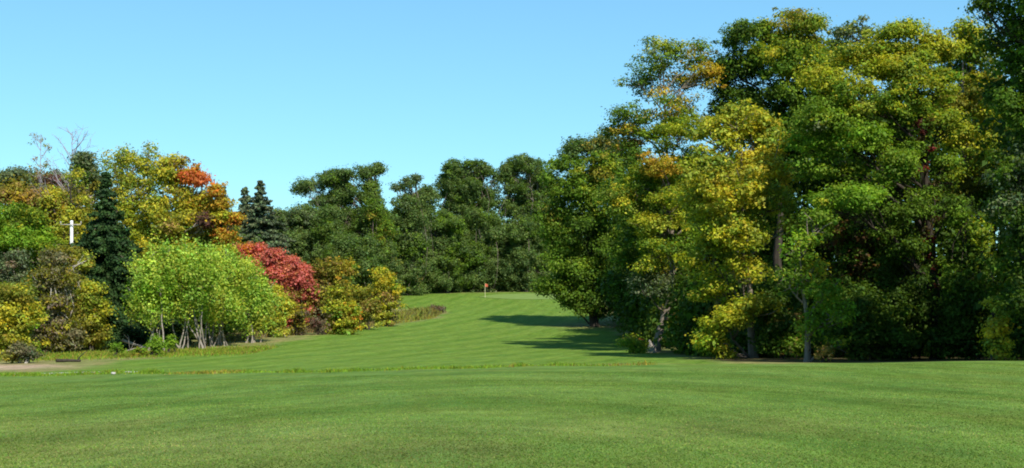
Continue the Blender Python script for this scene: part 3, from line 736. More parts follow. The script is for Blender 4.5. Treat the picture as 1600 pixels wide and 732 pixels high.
far_tree('broadleaf_tree', 'tall dark rounded tree just left of the small sky gap behind the green', 722, 240, [(712, 272, 24, 18, 0, FG), (738, 265, 22, 14, 0, FG), (758, 270, 16, 14, 0, FG), (700, 298, 24, 22, 0, FG), (740, 298, 28, 22, 0, FG), (720, 330, 34, 24, 0, FG), (768, 318, 18, 20, 0, FG, .9), (776, 282, 8, 18, 0, 'fargreen', .4)])
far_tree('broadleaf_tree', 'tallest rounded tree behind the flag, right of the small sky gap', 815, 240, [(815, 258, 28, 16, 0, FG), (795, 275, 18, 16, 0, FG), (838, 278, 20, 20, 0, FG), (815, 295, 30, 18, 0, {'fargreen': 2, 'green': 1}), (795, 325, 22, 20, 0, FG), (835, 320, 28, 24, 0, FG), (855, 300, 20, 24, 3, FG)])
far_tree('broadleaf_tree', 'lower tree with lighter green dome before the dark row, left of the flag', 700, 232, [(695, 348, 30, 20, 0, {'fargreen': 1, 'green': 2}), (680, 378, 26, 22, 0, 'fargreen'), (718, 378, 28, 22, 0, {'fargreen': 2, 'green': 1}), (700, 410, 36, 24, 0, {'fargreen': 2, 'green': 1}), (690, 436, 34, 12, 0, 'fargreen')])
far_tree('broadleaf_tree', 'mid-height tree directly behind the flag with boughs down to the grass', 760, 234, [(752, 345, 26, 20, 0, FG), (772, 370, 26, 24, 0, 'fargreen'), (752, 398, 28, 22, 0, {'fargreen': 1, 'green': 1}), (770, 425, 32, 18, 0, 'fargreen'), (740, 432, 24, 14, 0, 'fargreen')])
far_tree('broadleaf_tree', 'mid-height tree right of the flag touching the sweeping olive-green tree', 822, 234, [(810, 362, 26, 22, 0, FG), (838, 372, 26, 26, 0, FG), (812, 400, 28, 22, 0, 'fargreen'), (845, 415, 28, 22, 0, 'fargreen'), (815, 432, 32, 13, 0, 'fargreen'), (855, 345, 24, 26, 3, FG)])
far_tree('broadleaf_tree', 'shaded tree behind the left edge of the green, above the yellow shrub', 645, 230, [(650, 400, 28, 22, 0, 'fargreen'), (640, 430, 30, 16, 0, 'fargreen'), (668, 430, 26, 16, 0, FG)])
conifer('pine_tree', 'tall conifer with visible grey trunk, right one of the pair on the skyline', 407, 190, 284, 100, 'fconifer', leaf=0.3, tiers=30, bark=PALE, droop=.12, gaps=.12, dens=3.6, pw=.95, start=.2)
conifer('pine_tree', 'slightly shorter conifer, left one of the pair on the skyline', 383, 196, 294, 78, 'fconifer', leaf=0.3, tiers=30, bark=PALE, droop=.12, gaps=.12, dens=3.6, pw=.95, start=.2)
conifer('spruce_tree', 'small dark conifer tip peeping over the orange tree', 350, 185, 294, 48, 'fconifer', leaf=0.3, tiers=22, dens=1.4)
# ================================================================== LEFT SIDE
tree('grey_green_tree', 'grey-green rounded tree top at the far left skyline', 'tree', 28, 158, [(28, 280, 34, 18, 0, 'greygreen'), (75, 285, 30, 16, 4, {'fargreen': 2, 'greygreen': 1}), (-10, 290, 30, 24, 0, 'greygreen'), (30, 310, 44, 30, 0, 'olive')], rc=1.1, leaf=.27, split=2)
tree('rust_tree', 'rust and peach coloured tree behind the utility pole', 'tree', 72, 140, [(20, 305, 26, 16, 0, {'rust': 2, 'olive': 1}), (50, 312, 26, 18, 0, {'rust': 2, 'gold': 1}), (82, 318, 28, 18, 0, {'rust': 2, 'ymix': 1}), (105, 340, 24, 22, 0, {'gold': 1, 'ymix': 1}), (70, 345, 34, 22, 0, {'ymix': 1, 'olive': 1}), (75, 390, 34, 30, 0, 'olive')], rc=.95, leaf=.24, split=2)
tree('maroon_tree', 'dark maroon tree crown showing above the rust coloured one', 'tree', 92, 152, [(88, 290, 26, 14, 0, {'maroon': 3, 'greygreen': 1}), (105, 305, 22, 16, 0, 'maroon'), (118, 285, 16, 14, 0, 'greygreen')], rc=.95, leaf=.26)
tree('green_maple', 'leafy green tree with yellow flecks at the left edge, above the grey shrub', 'tree', 28, 122, [(30, 345, 34, 20, 0, {'green': 1, 'ygreen': 1}), (0, 350, 26, 30, 0, {'bgreen': 1, 'rust': .2}), (40, 375, 40, 20, -1, 'bgreen'), (10, 395, 36, 24, 0, 'green'), (62, 385, 26, 22, 0, {'bgreen': 1, 'ygreen': 1}), (28, 425, 44, 28, 0, 'dgreen'), (-40, 380, 40, 60, 0, 'green')], rc=.85, leaf=.22)
tree('gold_olive_tree', 'thin golden-olive tree with dark crooked limbs right behind the utility pole', 'tree', 118, 130, [(112, 280, 14, 16, 0, 'ymix', .4), (118, 315, 18, 20, 0, {'ymix': 1, 'olive': 1}, .6), (125, 350, 20, 20, 0, {'ymix': 2, 'olive': 1}, .7), (95, 372, 22, 20, 0, 'ymix', .7), (128, 385, 18, 18, 0, 'ymix', .8), (100, 405, 30, 22, 0, {'ymix': 1, 'olive': 1})], rc=.8, leaf=.22, bark=DARKB, trunk_r=.3)
tree('dull_green_tree', 'dull grey-green tree with a flat tuft on top, rising behind the dark spruce', 'tree', 142, 138, [(142, 250, 20, 12, 0, 'greygreen'), (136, 270, 22, 16, 0, {'greygreen': 1, 'dgreen': 1}), (152, 285, 18, 20, 0, {'greygreen': 1, 'olive': 1}, .8), (138, 310, 20, 26, 0, {'greyolive': 1, 'olive': 1}, .8), (150, 350, 26, 30, 0, 'olive')], rc=.9, leaf=.24, bark=PALE, split=2)
bare_tree('bare_tree', 'slender nearly leafless tree with purplish twigs on the left skyline', 58, 142, 210, 20, PURPLE, {'ymix': 1, 'rust': 1}, 20, .12)
bare_tree('bare_tree', 'taller bare tree with a pale forked trunk and fine twigs left of the dark spruce', 108, 140, 205, 46, PURPLE, None, 34, .17)
tree('yellow_tree', 'loose yellow-green tree with twin plumes on top, just right of the dark spruce', 'tree', 205, 128, [(196, 238, 12, 10, 0, 'ymix', .5), (235, 240, 12, 14, 0, 'ymix', .5), (180, 255, 15, 14, 0, 'ymix', .5), (208, 262, 24, 20, 0, {'ymix': 1, 'ymix': 1}, .7), (238, 272, 14, 20, 0, 'ymix', .6), (182, 290, 20, 18, 0, {'ymix': 1, 'olive': 1}, .7),
    (215, 300, 28, 24, 0, {'ymix': 2, 'ygreen': 1, 'olive': 1}, .7), (200, 335, 32, 24, 0, {'ymix': 2, 'ygreen': 1}, .8), (235, 340, 24, 24, 0, {'ymix': 2, 'ygreen': 1, 'olive': 1}, .7), (210, 375, 34, 26, 0, {'ymix': 1, 'ygreen': 1}), (175, 320, 14, 18, 0, 'olive', .6)], rc=.75, leaf=.2, bark=PALE, trunk_r=.26, dens=.42)
tree('golden_tree', 'full golden-yellow tree flushed orange-red along its right shoulder', 'tree', 285, 126, [(275, 255, 24, 12, 0, {'yellow': 2, 'gold': 1}, .7), (262, 285, 26, 20, 0, {'ymix': 2, 'ygreen': 1}, .8), (298, 280, 22, 16, 0, {'redor': 1, 'orange': 1, 'gold': 1}), (318, 283, 12, 12, -1, 'redor'), (290, 315, 34, 24, 0, {'ymix': 2, 'yellow': 1, 'ygreen': 1}, .9), (325, 318, 22, 20, 0, {'gold': 1, 'ymix': 1}), (250, 325, 26, 24, 0, 'ymix'),
    (270, 360, 36, 24, -1, {'ymix': 2, 'yellow': 1, 'olive': 1}, .9), (310, 355, 32, 24, 0, {'ymix': 3, 'rust': 1}), (322, 348, 8, 9, -2.5, 'maroon'), (250, 385, 30, 20, 0, 'ymix'), (300, 390, 36, 20, 0, 'ymix'), (335, 380, 18, 24, 0, 'ymix')], rc=.8, leaf=.21, bark=PALE, trunk_r=.26, split=2)
tree('orange_tree', 'orange-leaved tree at the right end of the bright autumn row, above the red bushes', 'tree', 352, 124, [(340, 300, 14, 12, 0, {'orange': 1, 'gold': 1}), (350, 322, 14, 14, 0, {'orange': 1, 'gold': 1}), (345, 345, 16, 14, 0, {'gold': 1, 'ygreen': 1}), (364, 345, 10, 10, 0, 'orange'), (355, 370, 18, 14, 0, {'gold': 1, 'orange': 1}), (345, 395, 20, 16, 0, {'ygreen': 1, 'yellow': 1}), (335, 330, 14, 16, 1, {'ygreen': 1, 'gold': 1})], split=2, rc=.6, leaf=.2, bark=DARKB, trunk_r=.18)
conifer('spruce_tree', 'dark narrow spruce standing in front of the yellow trees, left of the lime-green shrub trees', 166, 108, 272, 150, 'conifer', leaf=0.2, tiers=44, dens=2.0, droop=.3, pw=1.15, gaps=.2)
# utility pole
def lathe(rings, k=14):
    th = np.arange(k) * 2 * math.pi / k
    V = np.concatenate([np.stack([r * np.cos(th), r * np.sin(th), np.full(k, z)], -1) for z, r in rings])
    i = np.arange(len(rings) * k).reshape(-1, k); j = np.roll(i, -1, 1)
    Fs = [np.stack([i[:-1], j[:-1], j[1:], i[1:]], -1).reshape(-1, 4), i[-1][None, :], i[0][::-1][None, :]]
    return V, Fs
def boxv(cx, cy, cz, sx, sy, sz, bev=0.01):
    V = []; 
    for z, k in ((-sz, 1), (-sz + bev, 0), (sz - bev, 0), (sz, 1)):
        for x, y in ((-1, -1), (1, -1), (1, 1), (-1, 1)):
            V.append((cx + x * (sx - bev * k), cy + y * (sy - bev * k), cz + z))
    F_ = [[4 * a + b, 4 * a + (b + 1) % 4, 4 * a + 4 + (b + 1) % 4, 4 * a + 4 + b] for a in range(3) for b in range(4)] + [[3, 2, 1, 0], [12, 13, 14, 15]]
    return np.array(V, float), [np.array(F_)]
WHITE = plain_material('white_paint', (0.70, 0.69, 0.66), (0.82, 0.81, 0.78), 3, .6, .1)
GREYW = plain_material('weathered_wood', (0.26, 0.24, 0.22), (0.40, 0.38, 0.35), 12, .85, .4)
pb = G(112, 112); pt = P(112, 345, 112)[2] - pb[2]
up_ = empty('utility_pole', pb, 'pale utility pole with a grey crossarm rising out of the autumn trees on the left', 'utility pole')
v, f = lathe([(-0.3, .17), (0, .17), (pt * .5, .15), (pt - .1, .125), (pt, .11)]); mesh_np('pole', v, f, WHITE, up_)
v, f = boxv(0, -.22, pt - .35, 0.85, .03, .035); mesh_np('crossarm', v, f, GREYW, up_)
for x in (-.85, .85):
    v, f = lathe([(0, .05), (.06, .05), (.08, .03), (.12, .06), (.17, .055), (.2, .02)], 10); v = v + np.array([x, -.22, pt - .275]); mesh_np('insulator', v, f, GREYW, up_)
# lime shrub trees: separate multi-stem small trees side by side
LM = 'lime green multi-stem trees beside the fairway'
lk = dict(fill=.8, rc=.5, leaf=.17, dens=.42, trunk_r=.075, bark=LIGHTB, group=None, up=.1, flat=1.7, twigs=8, crown='foliage', trunk='stem')
def lime(label, base, d, lobes, n):
    a = dict(lk); a['group'] = LM
    return tree('hornbeam', label, 'small tree', base, d, lobes, nstems=n + 2, spread=.95, **a)
lime('leftmost of the lime-green multi-stem trees, leaning towards the dark spruce', 252, 98, [(225, 430, 24, 22, 0, 'lime', .8), (222, 462, 22, 22, 0, {'lime': 1, 'bgreen': 1}, .8), (238, 398, 7, 12, 0, 'lime', .7), (262, 392, 8, 12, 1, 'lime', .7), (245, 418, 24, 16, 1, 'lime', .8), (250, 450, 26, 26, 0, {'lime': 1, 'bgreen': 1}), (212, 485, 14, 12, 0, 'lime', .6), (240, 488, 22, 14, 0, {'lime': 1, 'bgreen': 1}, .8)], 4)
lime('lime-green multi-stem tree with the most exposed pale stems, middle of its row', 298, 100, [(288, 388, 8, 12, 0, 'lime', .7), (305, 393, 7, 12, 1, 'lime', .7), (282, 410, 28, 16, 0, {'lime': 3, 'ygreen': 1}), (315, 414, 28, 16, 0, 'lime'), (275, 435, 28, 26, -1, {'bgreen': 1, 'lime': 2}), (310, 442, 30, 26, -1, {'bgreen': 1, 'lime': 2}), (290, 472, 32, 22, 0, {'bgreen': 2, 'lime': 1}), (265, 475, 20, 18, 0, 'bgreen')], 7)
lime('brightest lime-green multi-stem tree, right of the most exposed pale stems', 338, 105, [(332, 396, 8, 11, 0, 'lime', .7), (355, 402, 8, 11, 0, 'lime', .7), (340, 418, 28, 16, 0, {'lime': 2, 'ymix': .3}), (345, 440, 32, 28, -1, 'lime'), (372, 430, 28, 22, 0, 'lime'), (350, 475, 34, 22, -1, 'lime'), (330, 490, 20, 12, 0, 'lime')], 6)
lime('rightmost of the lime-green multi-stem trees, sloping down towards the red bushes', 392, 110, [(390, 440, 26, 22, 0, 'lime'), (408, 465, 24, 24, 0, 'lime'), (382, 475, 26, 26, -1, 'lime'), (410, 492, 18, 16, 0, {'lime': 2, 'yellow': 1}), (385, 505, 26, 12, 0, 'lime')], 7)
shrub('yellow feathery shrub between the lime-green trees and the red bushes', 436, 117, [(432, 462, 13, 14, 0, 'yellow'), (440, 482, 14, 14, 0, {'yellow': 2, 'lime': 1}), (434, 500, 12, 10, 0, {'yellow': 1, 'lime': 2})], rc=.5, leaf=.18, bark=PALE)
SU = 'red sumac bushes above the fairway'
for lb, bs, dd, lo in (
    ('leftmost and highest of the red sumac bushes, orange-tinged beside the orange tree', 395, 131, [(385, 392, 16, 9, 0, {'sumac': 2, 'orange': 1}), (405, 392, 18, 9, 0, 'sumac'), (395, 412, 24, 14, 0, {'sumac': 2, 'orange': 1})]),
    ('red sumac bush in the middle of the slope, behind the yellow feathery shrub', 425, 128, [(428, 402, 20, 10, 0, 'sumac'), (418, 425, 24, 14, 0, 'sumac'), (438, 425, 18, 12, 0, 'sumac'), (425, 448, 24, 14, 0, {'sumac': 2, 'rust': 1})]),
    ('deep red sumac bush third along the slope', 455, 129, [(452, 412, 18, 10, 0, 'sumac'), (458, 435, 20, 14, 0, 'sumac'), (455, 458, 20, 12, 0, {'sumac': 1, 'rust': 1, 'olive': 1})]),
    ('lowest and rightmost of the red sumac bushes, against the olive shrubs', 477, 130, [(474, 430, 14, 12, 0, 'sumac'), (480, 450, 13, 12, 0, 'sumac'), (470, 472, 16, 11, 0, {'rust': 1, 'olive': 2})])):
    shrub(lb, bs, dd, lo, name='sumac_bush', group=SU, rc=.5, leaf=.2, flat=.7, up=.9, fill=1.5)
shrub('low gold and green shrub in front of the red sumac bushes', 458, 121, [(455, 482, 18, 10, 0, {'olive': 1, 'gold': 1}), (470, 492, 16, 9, 0, {'olive': 1, 'greybrown': 1})], rc=.5, leaf=.2)
shrub('large olive shrub with rusty tips, right of the red sumac bushes', 510, 131, [(505, 425, 20, 16, 0, {'olive': 2, 'rust': 1}), (528, 425, 18, 18, 0, {'olive': 1, 'gold': 1}), (505, 455, 24, 18, 0, {'olive': 2, 'rust': 1}), (500, 485, 22, 16, 0, {'greyolive': 1, 'olive': 1})], rc=.65, leaf=.21)
shrub('brighter yellow-green shrub with orange leaves at the edge of the fairway, among the olive ones', 532, 124, [(530, 455, 22, 16, 0, {'ygreen': 1, 'olive': 2}), (525, 480, 24, 16, 0, {'lime': .6, 'ygreen': 1, 'olive': 1.4}), (548, 485, 18, 16, 0, {'ygreen': 2, 'orange': .7}), (530, 502, 24, 10, 0, {'lime': .6, 'ygreen': 1, 'olive': 1.4})], split=1, rc=.45, leaf=.19)
shrub('small dark bare-stemmed bush at the foot of the olive shrubs', 500, 122, [(498, 505, 15, 8, 0, {'greybrown': 2, 'maroon': 1}, .6)], rc=.4, leaf=.14, twigs=12)
shrub('rust-tipped shrub behind the tall dry grass', 572, 136, [(568, 462, 18, 14, 0, {'ymix': 1, 'olive': 1}), (575, 482, 18, 12, 0, {'rust': 1, 'olive': 1}), (560, 480, 14, 14, 0, 'olive')], rc=.6, leaf=.21)
shrub('bright yellow shrub at the left end of the green', 602, 146, [(597, 432, 14, 12, 0, {'yellow': 3, 'ygreen': 1}), (606, 450, 18, 14, 0, {'yellow': 2, 'ygreen': 1}), (596, 468, 20, 12, 0, {'ymix': 1, 'rust': 1}), (612, 476, 12, 8, 0, {'ymix': 1, 'greyolive': 1})], rc=.6, leaf=.21)
shrub('small grey seed-head clump alone on the grass below the green', 681, 178, [(681, 485, 13, 5, 0, {'greybrown': 2, 'maroon': 1})], rc=.45, leaf=.17, spread=1.0, skirt=1.0)
# lower left shrubs
shrub('yellow and green shrub in the lower left corner of the trees', 18, 92, [(20, 462, 26, 14, 0, {'ymix': 1, 'olive': 1}), (15, 490, 34, 20, 0, {'yellow': 1, 'ymix': 2}), (48, 492, 16, 16, 0, {'ymix': 2, 'bgreen': 1}), (15, 525, 30, 18, 0, {'ymix': 2, 'olive': 1}), (-25, 490, 36, 44, 0, 'ymix')], rc=.55, leaf=.17)
shrub('silvery grey-leaved shrub under the green tree at the left edge', 22, 104, [(20, 415, 24, 20, 0, {'greygreen': 2, 'greybrown': 1}, .8), (5, 445, 26, 18, 0, 'greygreen', .8)], rc=.55, leaf=.17, bark=PALE)
shrub('tall brownish-grey shrub with thin foliage, between two yellow ones on the left', 88, 97, [(80, 408, 24, 18, 0, {'greyolive': 2, 'olive': 1}, .8), (100, 435, 28, 24, 0, {'greyolive': 1, 'olive': 1}, .8), (72, 445, 26, 26, 0, {'greyolive': 1, 'olive': 1}, .8), (85, 480, 30, 28, 0, {'greybrown': 1, 'olive': 2}, .75), (82, 518, 32, 26, 0, {'greybrown': 1, 'greyolive': 1, 'olive': 1}, .8), (110, 525, 24, 22, 0, 'greyolive', .8), (112, 400, 20, 14, 2, 'olive', .9), (122, 412, 20, 16, 3, 'ymix', .9), (92, 398, 16, 14, 2, 'olive')], split=1, rc=.5, leaf=.17, bark=PALE, twigs=9)
shrub('rounded yellow-olive shrub just left of the dark spruce', 140, 99, [(142, 458, 18, 14, 0, {'ymix': 2, 'ygreen': 1}), (150, 485, 18, 20, 0, {'ymix': 1, 'ygreen': 1}), (132, 490, 22, 24, 0, 'olive'), (140, 522, 26, 22, 0, 'olive'), (118, 400, 12, 9, 4, 'ymix', .7)], rc=.55, leaf=.17)
shrub('low grey weedy bush beside the bare sandy patch', 44, 80, [(35, 548, 16, 9, 0, 'greyolive'), (48, 554, 14, 8, 0, {'greygreen': 1, 'greybrown': 1}), (22, 556, 16, 8, 0, 'olive')], rc=.35, leaf=.12, bark=PALE)
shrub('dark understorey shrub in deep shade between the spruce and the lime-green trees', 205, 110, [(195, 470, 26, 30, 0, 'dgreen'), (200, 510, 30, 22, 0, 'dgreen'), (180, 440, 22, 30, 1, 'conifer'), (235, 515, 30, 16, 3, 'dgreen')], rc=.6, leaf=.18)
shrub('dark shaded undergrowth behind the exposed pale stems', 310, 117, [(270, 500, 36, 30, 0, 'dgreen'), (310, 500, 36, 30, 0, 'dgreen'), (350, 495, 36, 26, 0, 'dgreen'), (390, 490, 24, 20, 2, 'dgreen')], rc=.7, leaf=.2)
GB = 'small green bushes in front of the lime-green trees'
shrub('small rounded dark green bush at the grass edge, left of the others below the spruce', 183, 90, [(183, 546, 8, 8, 0, 'bgreen')], name='small_bush', rc=.3, leaf=.12, group=GB)
shrub('largest of the small rounded green bushes, in front of the leftmost pale stems', 242, 91, [(241, 543, 11, 9, 0, 'bgreen'), (246, 537, 8, 7, 0, 'bgreen')], name='small_bush', rc=.35, leaf=.12, group=GB)
shrub('small upright green bush against the pale stems', 268, 94, [(268, 535, 6, 9, 0, 'bgreen')], name='small_bush', rc=.3, leaf=.12, group=GB)
shrub('low sprawling green weeds bush between two rounded bushes', 212, 90, [(214, 549, 10, 5, 0, {'bgreen': 1, 'olive': 1})], name='small_bush', rc=.25, leaf=.12, group=GB)
#@@WOODS
# ---- woods behind (mass that nobody could count)
def wood(label, spans, pal, rc, leaf, dens, seed):
    fo = Foliage(); tb = Tubes()
    for (u0, u1, d, dj, toprow, toprow1, n) in spans:
        for k in range(n):
            f = (k + R.rand()) / n; u = u0 + (u1 - u0) * f; D = d + R.rand() * dj
            g = G(u, D); top = P(u, toprow + (toprow1 - toprow) * f + R.normal() * 6, D)[2]
            tb.tube(curve(g, (g[0], g[1], top - 1.5), .02, 6), np.linspace(.25, .06, 6), 5)
            hgt = top - g[2]; m = int(10 + hgt * 1.0)
            cb = pick(pal, m)
            for q in range(m):
                t = R.rand() ** .8; w = hgt * .26 * (1 - .5 * t)
                c = np.array([g[0] + R.normal() * w * .6, g[1] + R.normal() * w * .5, g[2] + .5 + (hgt - rc - .5) * t])
                r = rc * (.7 + .6 * R.rand()); nl = int(dens * 4 * math.pi * r * r * .5 / (leaf * leaf * .3))
                fo.clump(c, r, nl, leaf, jcol(cb[q], nl), .75)
    V = np.concatenate(fo.V); C = np.concatenate(fo.C); n4 = len(V) // 4
    tv = np.concatenate(tb.V); tf = np.concatenate(tb.F) + len(V)
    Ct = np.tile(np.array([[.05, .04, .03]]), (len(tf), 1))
    o = mesh_np('background_wood', np.vstack([V, tv]), [np.arange(n4 * 4).reshape(-1, 4), tf], LEAF, col=np.vstack([C, Ct]))
    tag(o, label, kind='stuff')
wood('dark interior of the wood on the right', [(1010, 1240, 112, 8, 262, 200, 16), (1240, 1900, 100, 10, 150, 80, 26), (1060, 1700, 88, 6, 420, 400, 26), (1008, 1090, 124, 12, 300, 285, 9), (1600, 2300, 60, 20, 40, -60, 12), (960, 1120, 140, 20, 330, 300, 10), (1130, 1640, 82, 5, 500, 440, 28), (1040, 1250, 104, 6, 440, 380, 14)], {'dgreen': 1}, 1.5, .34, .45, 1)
wood('dark wood closing the view behind the green', [(370, 960, 262, 20, 340, 330, 40), (420, 700, 250, 10, 372, 360, 16)], {'fargreen': 1, 'dgreen': 1}, 2.2, .5, .45, 2)
wood('mixed autumn wood behind the left trees', [(-150, 360, 160, 14, 330, 340, 30), (-200, 20, 130, 15, 300, 320, 8), (180, 420, 140, 8, 400, 400, 12), (-60, 140, 112, 8, 420, 430, 12), (150, 330, 118, 6, 440, 440, 10)], {'olive': 2, 'fargreen': 2, 'ygreen': 1}, 1.5, .36, .45, 3)
# ================================================================== vines, weeds, grasses
def vine(label, pts, r0, pal, n=60, leaf=.15, cat='climbing vine'):
    pts = np.array([P(*p) for p in pts]); b = pts[0]
    root = empty('climbing_vine', b, label, cat)
    tb = Tubes(); fo = Foliage()
    t = np.linspace(0, len(pts) - 1, 24); q = np.stack([np.interp(t, range(len(pts)), pts[:, k]) for k in range(3)], -1)
    q[:, 0] += .25 * np.cos(t * 4); q[:, 1] += .25 * np.sin(t * 4) - .25
    tb.tube(q, np.linspace(.05, .02, 24), 5)
    for i in range(n):
        c = q[R.randint(24)] + R.normal(size=3) * np.array([r0 * .6, r0 * .4, .4])
        nl = 60; fo.clump(c, r0 * (.5 + .4 * R.rand()), nl, leaf, jcol(pick(pal, 1)[0], nl))
    fo.build('foliage', LEAF, root, b); tb.build('stem', DARKB, root, b)
vine('deep red creeper wrapped around the dark trunk of the wide olive-gold tree', [(1464, 470, 75.4), (1455, 360, 75.4), (1447, 270, 75.4), (1440, 190, 75.4)], .45, {'redvine': 3, 'dgreen': 1}, 46)

def scatter(n, fx, fy): return fx(n), fy(n)
# unmown strip between the lawn and the fairway
n = 52000; X = R.uniform(-42, 7, n); k = R.rand(n) < np.interp(X, [-42, -20, -8, 2, 7], [1, 1, .45, .3, .1]); X = X[k]
Yc = np.interp(X, [-42, -25, -8, 3, 12], [58.4, 59.6, 63.3, 64.2, 65.0]) + 0.3 * np.sin(X * 1.3)
Y = Yc + R.normal(size=len(X)) * np.interp(X, [-42, -20, -5, 5], [.8, .8, .7, .45])
cl = 0.5 + 0.5 * np.sin(X * 2.1 + np.sin(X * .7) * 3) * np.sin(X * .53 + 1)
kk = R.rand(len(X)) < .25 + .75 * cl
X, Y = X[kk], Y[kk]
hgt = 0.06 + 0.16 * cl[kk] * R.rand(len(X))
pat = np.sin(X * .9 + 2) + np.sin(X * .37)
pals = np.where((pat > .9)[:, None], pick({'rust': 2, 'olive': 2, 'gold': 1, 'bgreen': 2}, len(X)), pick({'bgreen': 4, 'olive': 1, 'green': 1}, len(X)))
blades('rough_grass', X, Y, hgt, 0.03, pals, 'unmown weedy grass strip along the far edge of the front lawn')
# short mown blades of the near lawn, leaning with the mower's passes
def lawn(n, y0, y1):
    Y = y0 + (y1 - y0) * R.rand(n) ** 1.7; X = (R.rand(n) - .5) * 2 * (Y * .40 + .6)
    m_ = cover(X, Y); s_ = .5 + .5 * np.sin(m_[3] * 1.9 + .6 * np.sin(X * .8) * np.sin(Y * .25))
    n1 = .5 * np.sin(X * 1.3 + 2 * np.sin(Y * .3)) * np.sin(Y * .5 + X * .4) + .3 * np.sin(X * 3.1 + Y * .9) + .2 * np.sin(X * 7.3 - Y * 2.1)
    dr = m_[0] * 1.6 + .14 + .18 * n1 > R.rand(n)
    c = np.where(dr[:, None], pick('turfdry', n), pick('turf', n)) * 1.07 * (1 + .10 * n1 + .34 * (s_ - .5))[:, None]
    return X, Y, c
lw = [lawn(620000, 11.3, 52)]
X = np.concatenate([a_[0] for a_ in lw]); Y = np.concatenate([a_[1] for a_ in lw]); cc_ = np.concatenate([a_[2] for a_ in lw])
blades('lawn_grass', X, Y, 0.017, 0.011 + .0003 * Y, cc_, 'short mown grass blades of the front lawn', lean=.7)
# tall dry grass below the yellow shrub
n = 30000; f = R.rand(n); X = np.interp(f, [0, .35, 1], [-19.0, -15.3, -10.3]) + R.normal(size=n) * 1.3
Y = np.interp(f, [0, .35, 1], [150, 156, 175]) + R.normal(size=n) * 3.0
dd_ = np.clip(X - np.interp(Y, _ey, _ex), -9, 9)
X = X - np.maximum(dd_ + .2, 0) * 1.2
blades('tall_dry_grass', X, Y, (0.30 + .55 * R.rand(n)) * np.clip(-dd_ * .6 + .35, .25, 1), 0.05, {'olive': 3, 'greyolive': 2, 'rust': 1, 'lime': 1}, 'tall dry grass between the shrubs and the green')
n = 16000; X = R.uniform(-25, -15, n); Y = np.interp(X, [-25, -15], [106, 142]) + 4 + R.normal(size=n) * 3.0
blades('tall_dry_grass', X, Y, 0.42, 0.05, {'greyolive': 2, 'rust': 2, 'greybrown': 1, 'olive': 1}, 'tan weeds along the fairway edge below the sumac bushes')
n = 22000; X = R.uniform(-34, -18, n); Y = np.interp(X, [-34, -27, -18], [90, 93, 98]) + R.normal(size=n) * 3.0
blades('rough_grass', X, Y, 0.10 + .12 * R.rand(n), 0.04, {'olive': 3, 'rust': 1, 'bgreen': 4}, 'short rough grass at the foot of the left trees')
# flag on the green
fb = G(758, 214)
fl = empty('golf_flag', fb, 'orange-red flag on a thin pole standing in the putting green', 'golf flag')
v, f = lathe([(-.1, .03), (0, .03), (1.2, .028), (2.25, .022), (2.3, .01)], 8)
POLE = plain_material('flag_pole_paint', (0.62, 0.56, 0.34), (0.72, 0.66, 0.42), 3, .5, .05)
mesh_np('pole', v, f, POLE, fl)
FLAG = plain_material('flag_cloth', (0.42, 0.08, 0.04), (0.50, 0.11, 0.05), 5, .8, .1)
gx, gz = np.meshgrid(np.linspace(0, .44, 10), np.linspace(0, .5, 6)); sag = .25 * gx ** 1.3
front = np.stack([gx, .06 * np.sin(gx * 11) * gx / .6 - .02, 1.76 + gz * (1 - .25 * gx / .6) - sag * .5], -1).reshape(-1, 3)
ii = np.arange(60).reshape(6, 10); q4 = np.stack([ii[:-1, :-1], ii[:-1, 1:], ii[1:, 1:], ii[1:, :-1]], -1).reshape(-1, 4)
mesh_np('flag', np.vstack([front, front + np.array([0, .012, 0])]), [q4, q4[:, ::-1] + 60], FLAG, fl, smooth=True)
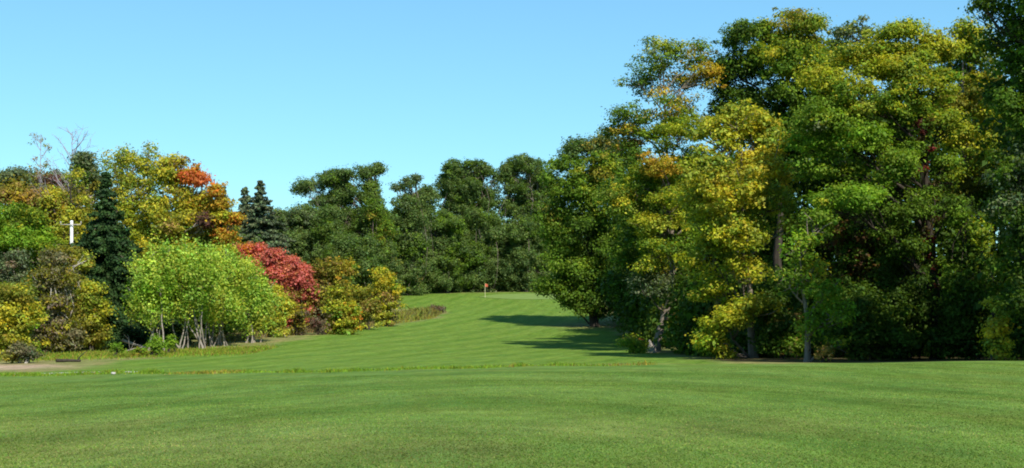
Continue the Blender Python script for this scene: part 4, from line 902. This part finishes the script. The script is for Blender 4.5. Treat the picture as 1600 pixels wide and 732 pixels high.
# fallen logs, stump, stone
def log(label, a, b, r, mat, name='fallen_log', branches=2):
    a = np.array(a, float); b = np.array(b, float); mid = (a + b) / 2; mid[2] = H(mid[0], mid[1])
    root = empty(name, mid, label, 'log'); tb = Tubes(); pts = curve(a, b, .02, 8)
    tb.tube(np.vstack([pts[0], pts, pts[-1]]), np.concatenate([[.001], np.linspace(r, r * .6, 8), [.001]]), 10)
    for k in range(branches):
        s = pts[R.randint(2, 7)]; tb.tube(curve(s, s + np.array([R.normal() * .4, R.normal() * .3, .5 + .3 * R.rand()]), .06, 4), [r * .4, r * .3, r * .2, .01], 6)
    tb.build('log', mat, root, mid)
a = G(192, 100); b = G(228, 99); log('pale fallen trunk lying in the shade at the foot of the spruce', a + [0, 0, .75], b + [0, 0, .2], .12, LIGHTB)
a = G(196, 97); b = G(222, 97); log('thin pale fallen branch in the weeds just below the pale fallen trunk', a + [0, 0, .1], b + [0, 0, .35], .06, LIGHTB)
a = G(88, 82); b = G(126, 82); log('dark log lying alone on the grass right of the bare sandy patch', a + [0, 0, .10], b + [0, 0, .10], .12, DARKB, branches=1)
sb = G(1021, 95.5); st = empty('tree_stump', sb, 'pale broken stump at the foot of the pale leaning trunk', 'stump')
th = np.arange(16) * 2 * math.pi / 16; rr = .42 + .06 * np.sin(th * 3) ; rings = []
for z, k in ((-.1, 1.35), (.08, 1.1), (.35, .9), (.7, .8)):
    rings.append(np.stack([rr * k * np.cos(th), rr * k * np.sin(th), z + (0.22 * np.sin(th * 2 + 1) if z > .6 else 0 * th)], -1))
V = np.concatenate(rings + [np.array([[0, 0, .5]])]); i = np.arange(64).reshape(4, 16); j = np.roll(i, -1, 1)
mesh_np('stump', V, [np.stack([i[:-1], j[:-1], j[1:], i[1:]], -1).reshape(-1, 4), np.stack([i[-1], j[-1], np.full(16, 64)], -1)], LIGHTB, st, smooth=False)
import bmesh
def stone(label, at, s, mat):
    bm = bmesh.new(); bmesh.ops.create_icosphere(bm, subdivisions=2, radius=1)
    for v in bm.verts:
        v.co *= 1 + .18 * random.uniform(-1, 1); v.co.x *= s; v.co.y *= s * .8; v.co.z *= s * .55
    me = bpy.data.meshes.new('stone'); bm.to_mesh(me); bm.free(); me.materials.append(mat)
    o = bpy.data.objects.new('stone', me); scene.collection.objects.link(o); o.location = (at[0], at[1], at[2] + s * .25)
    tag(o, label, 'stone')
stone('whitish stone in the weedy strip at the edge of the front lawn', G(177, 59.2) + [0, 0, .03], .11, GREYW)
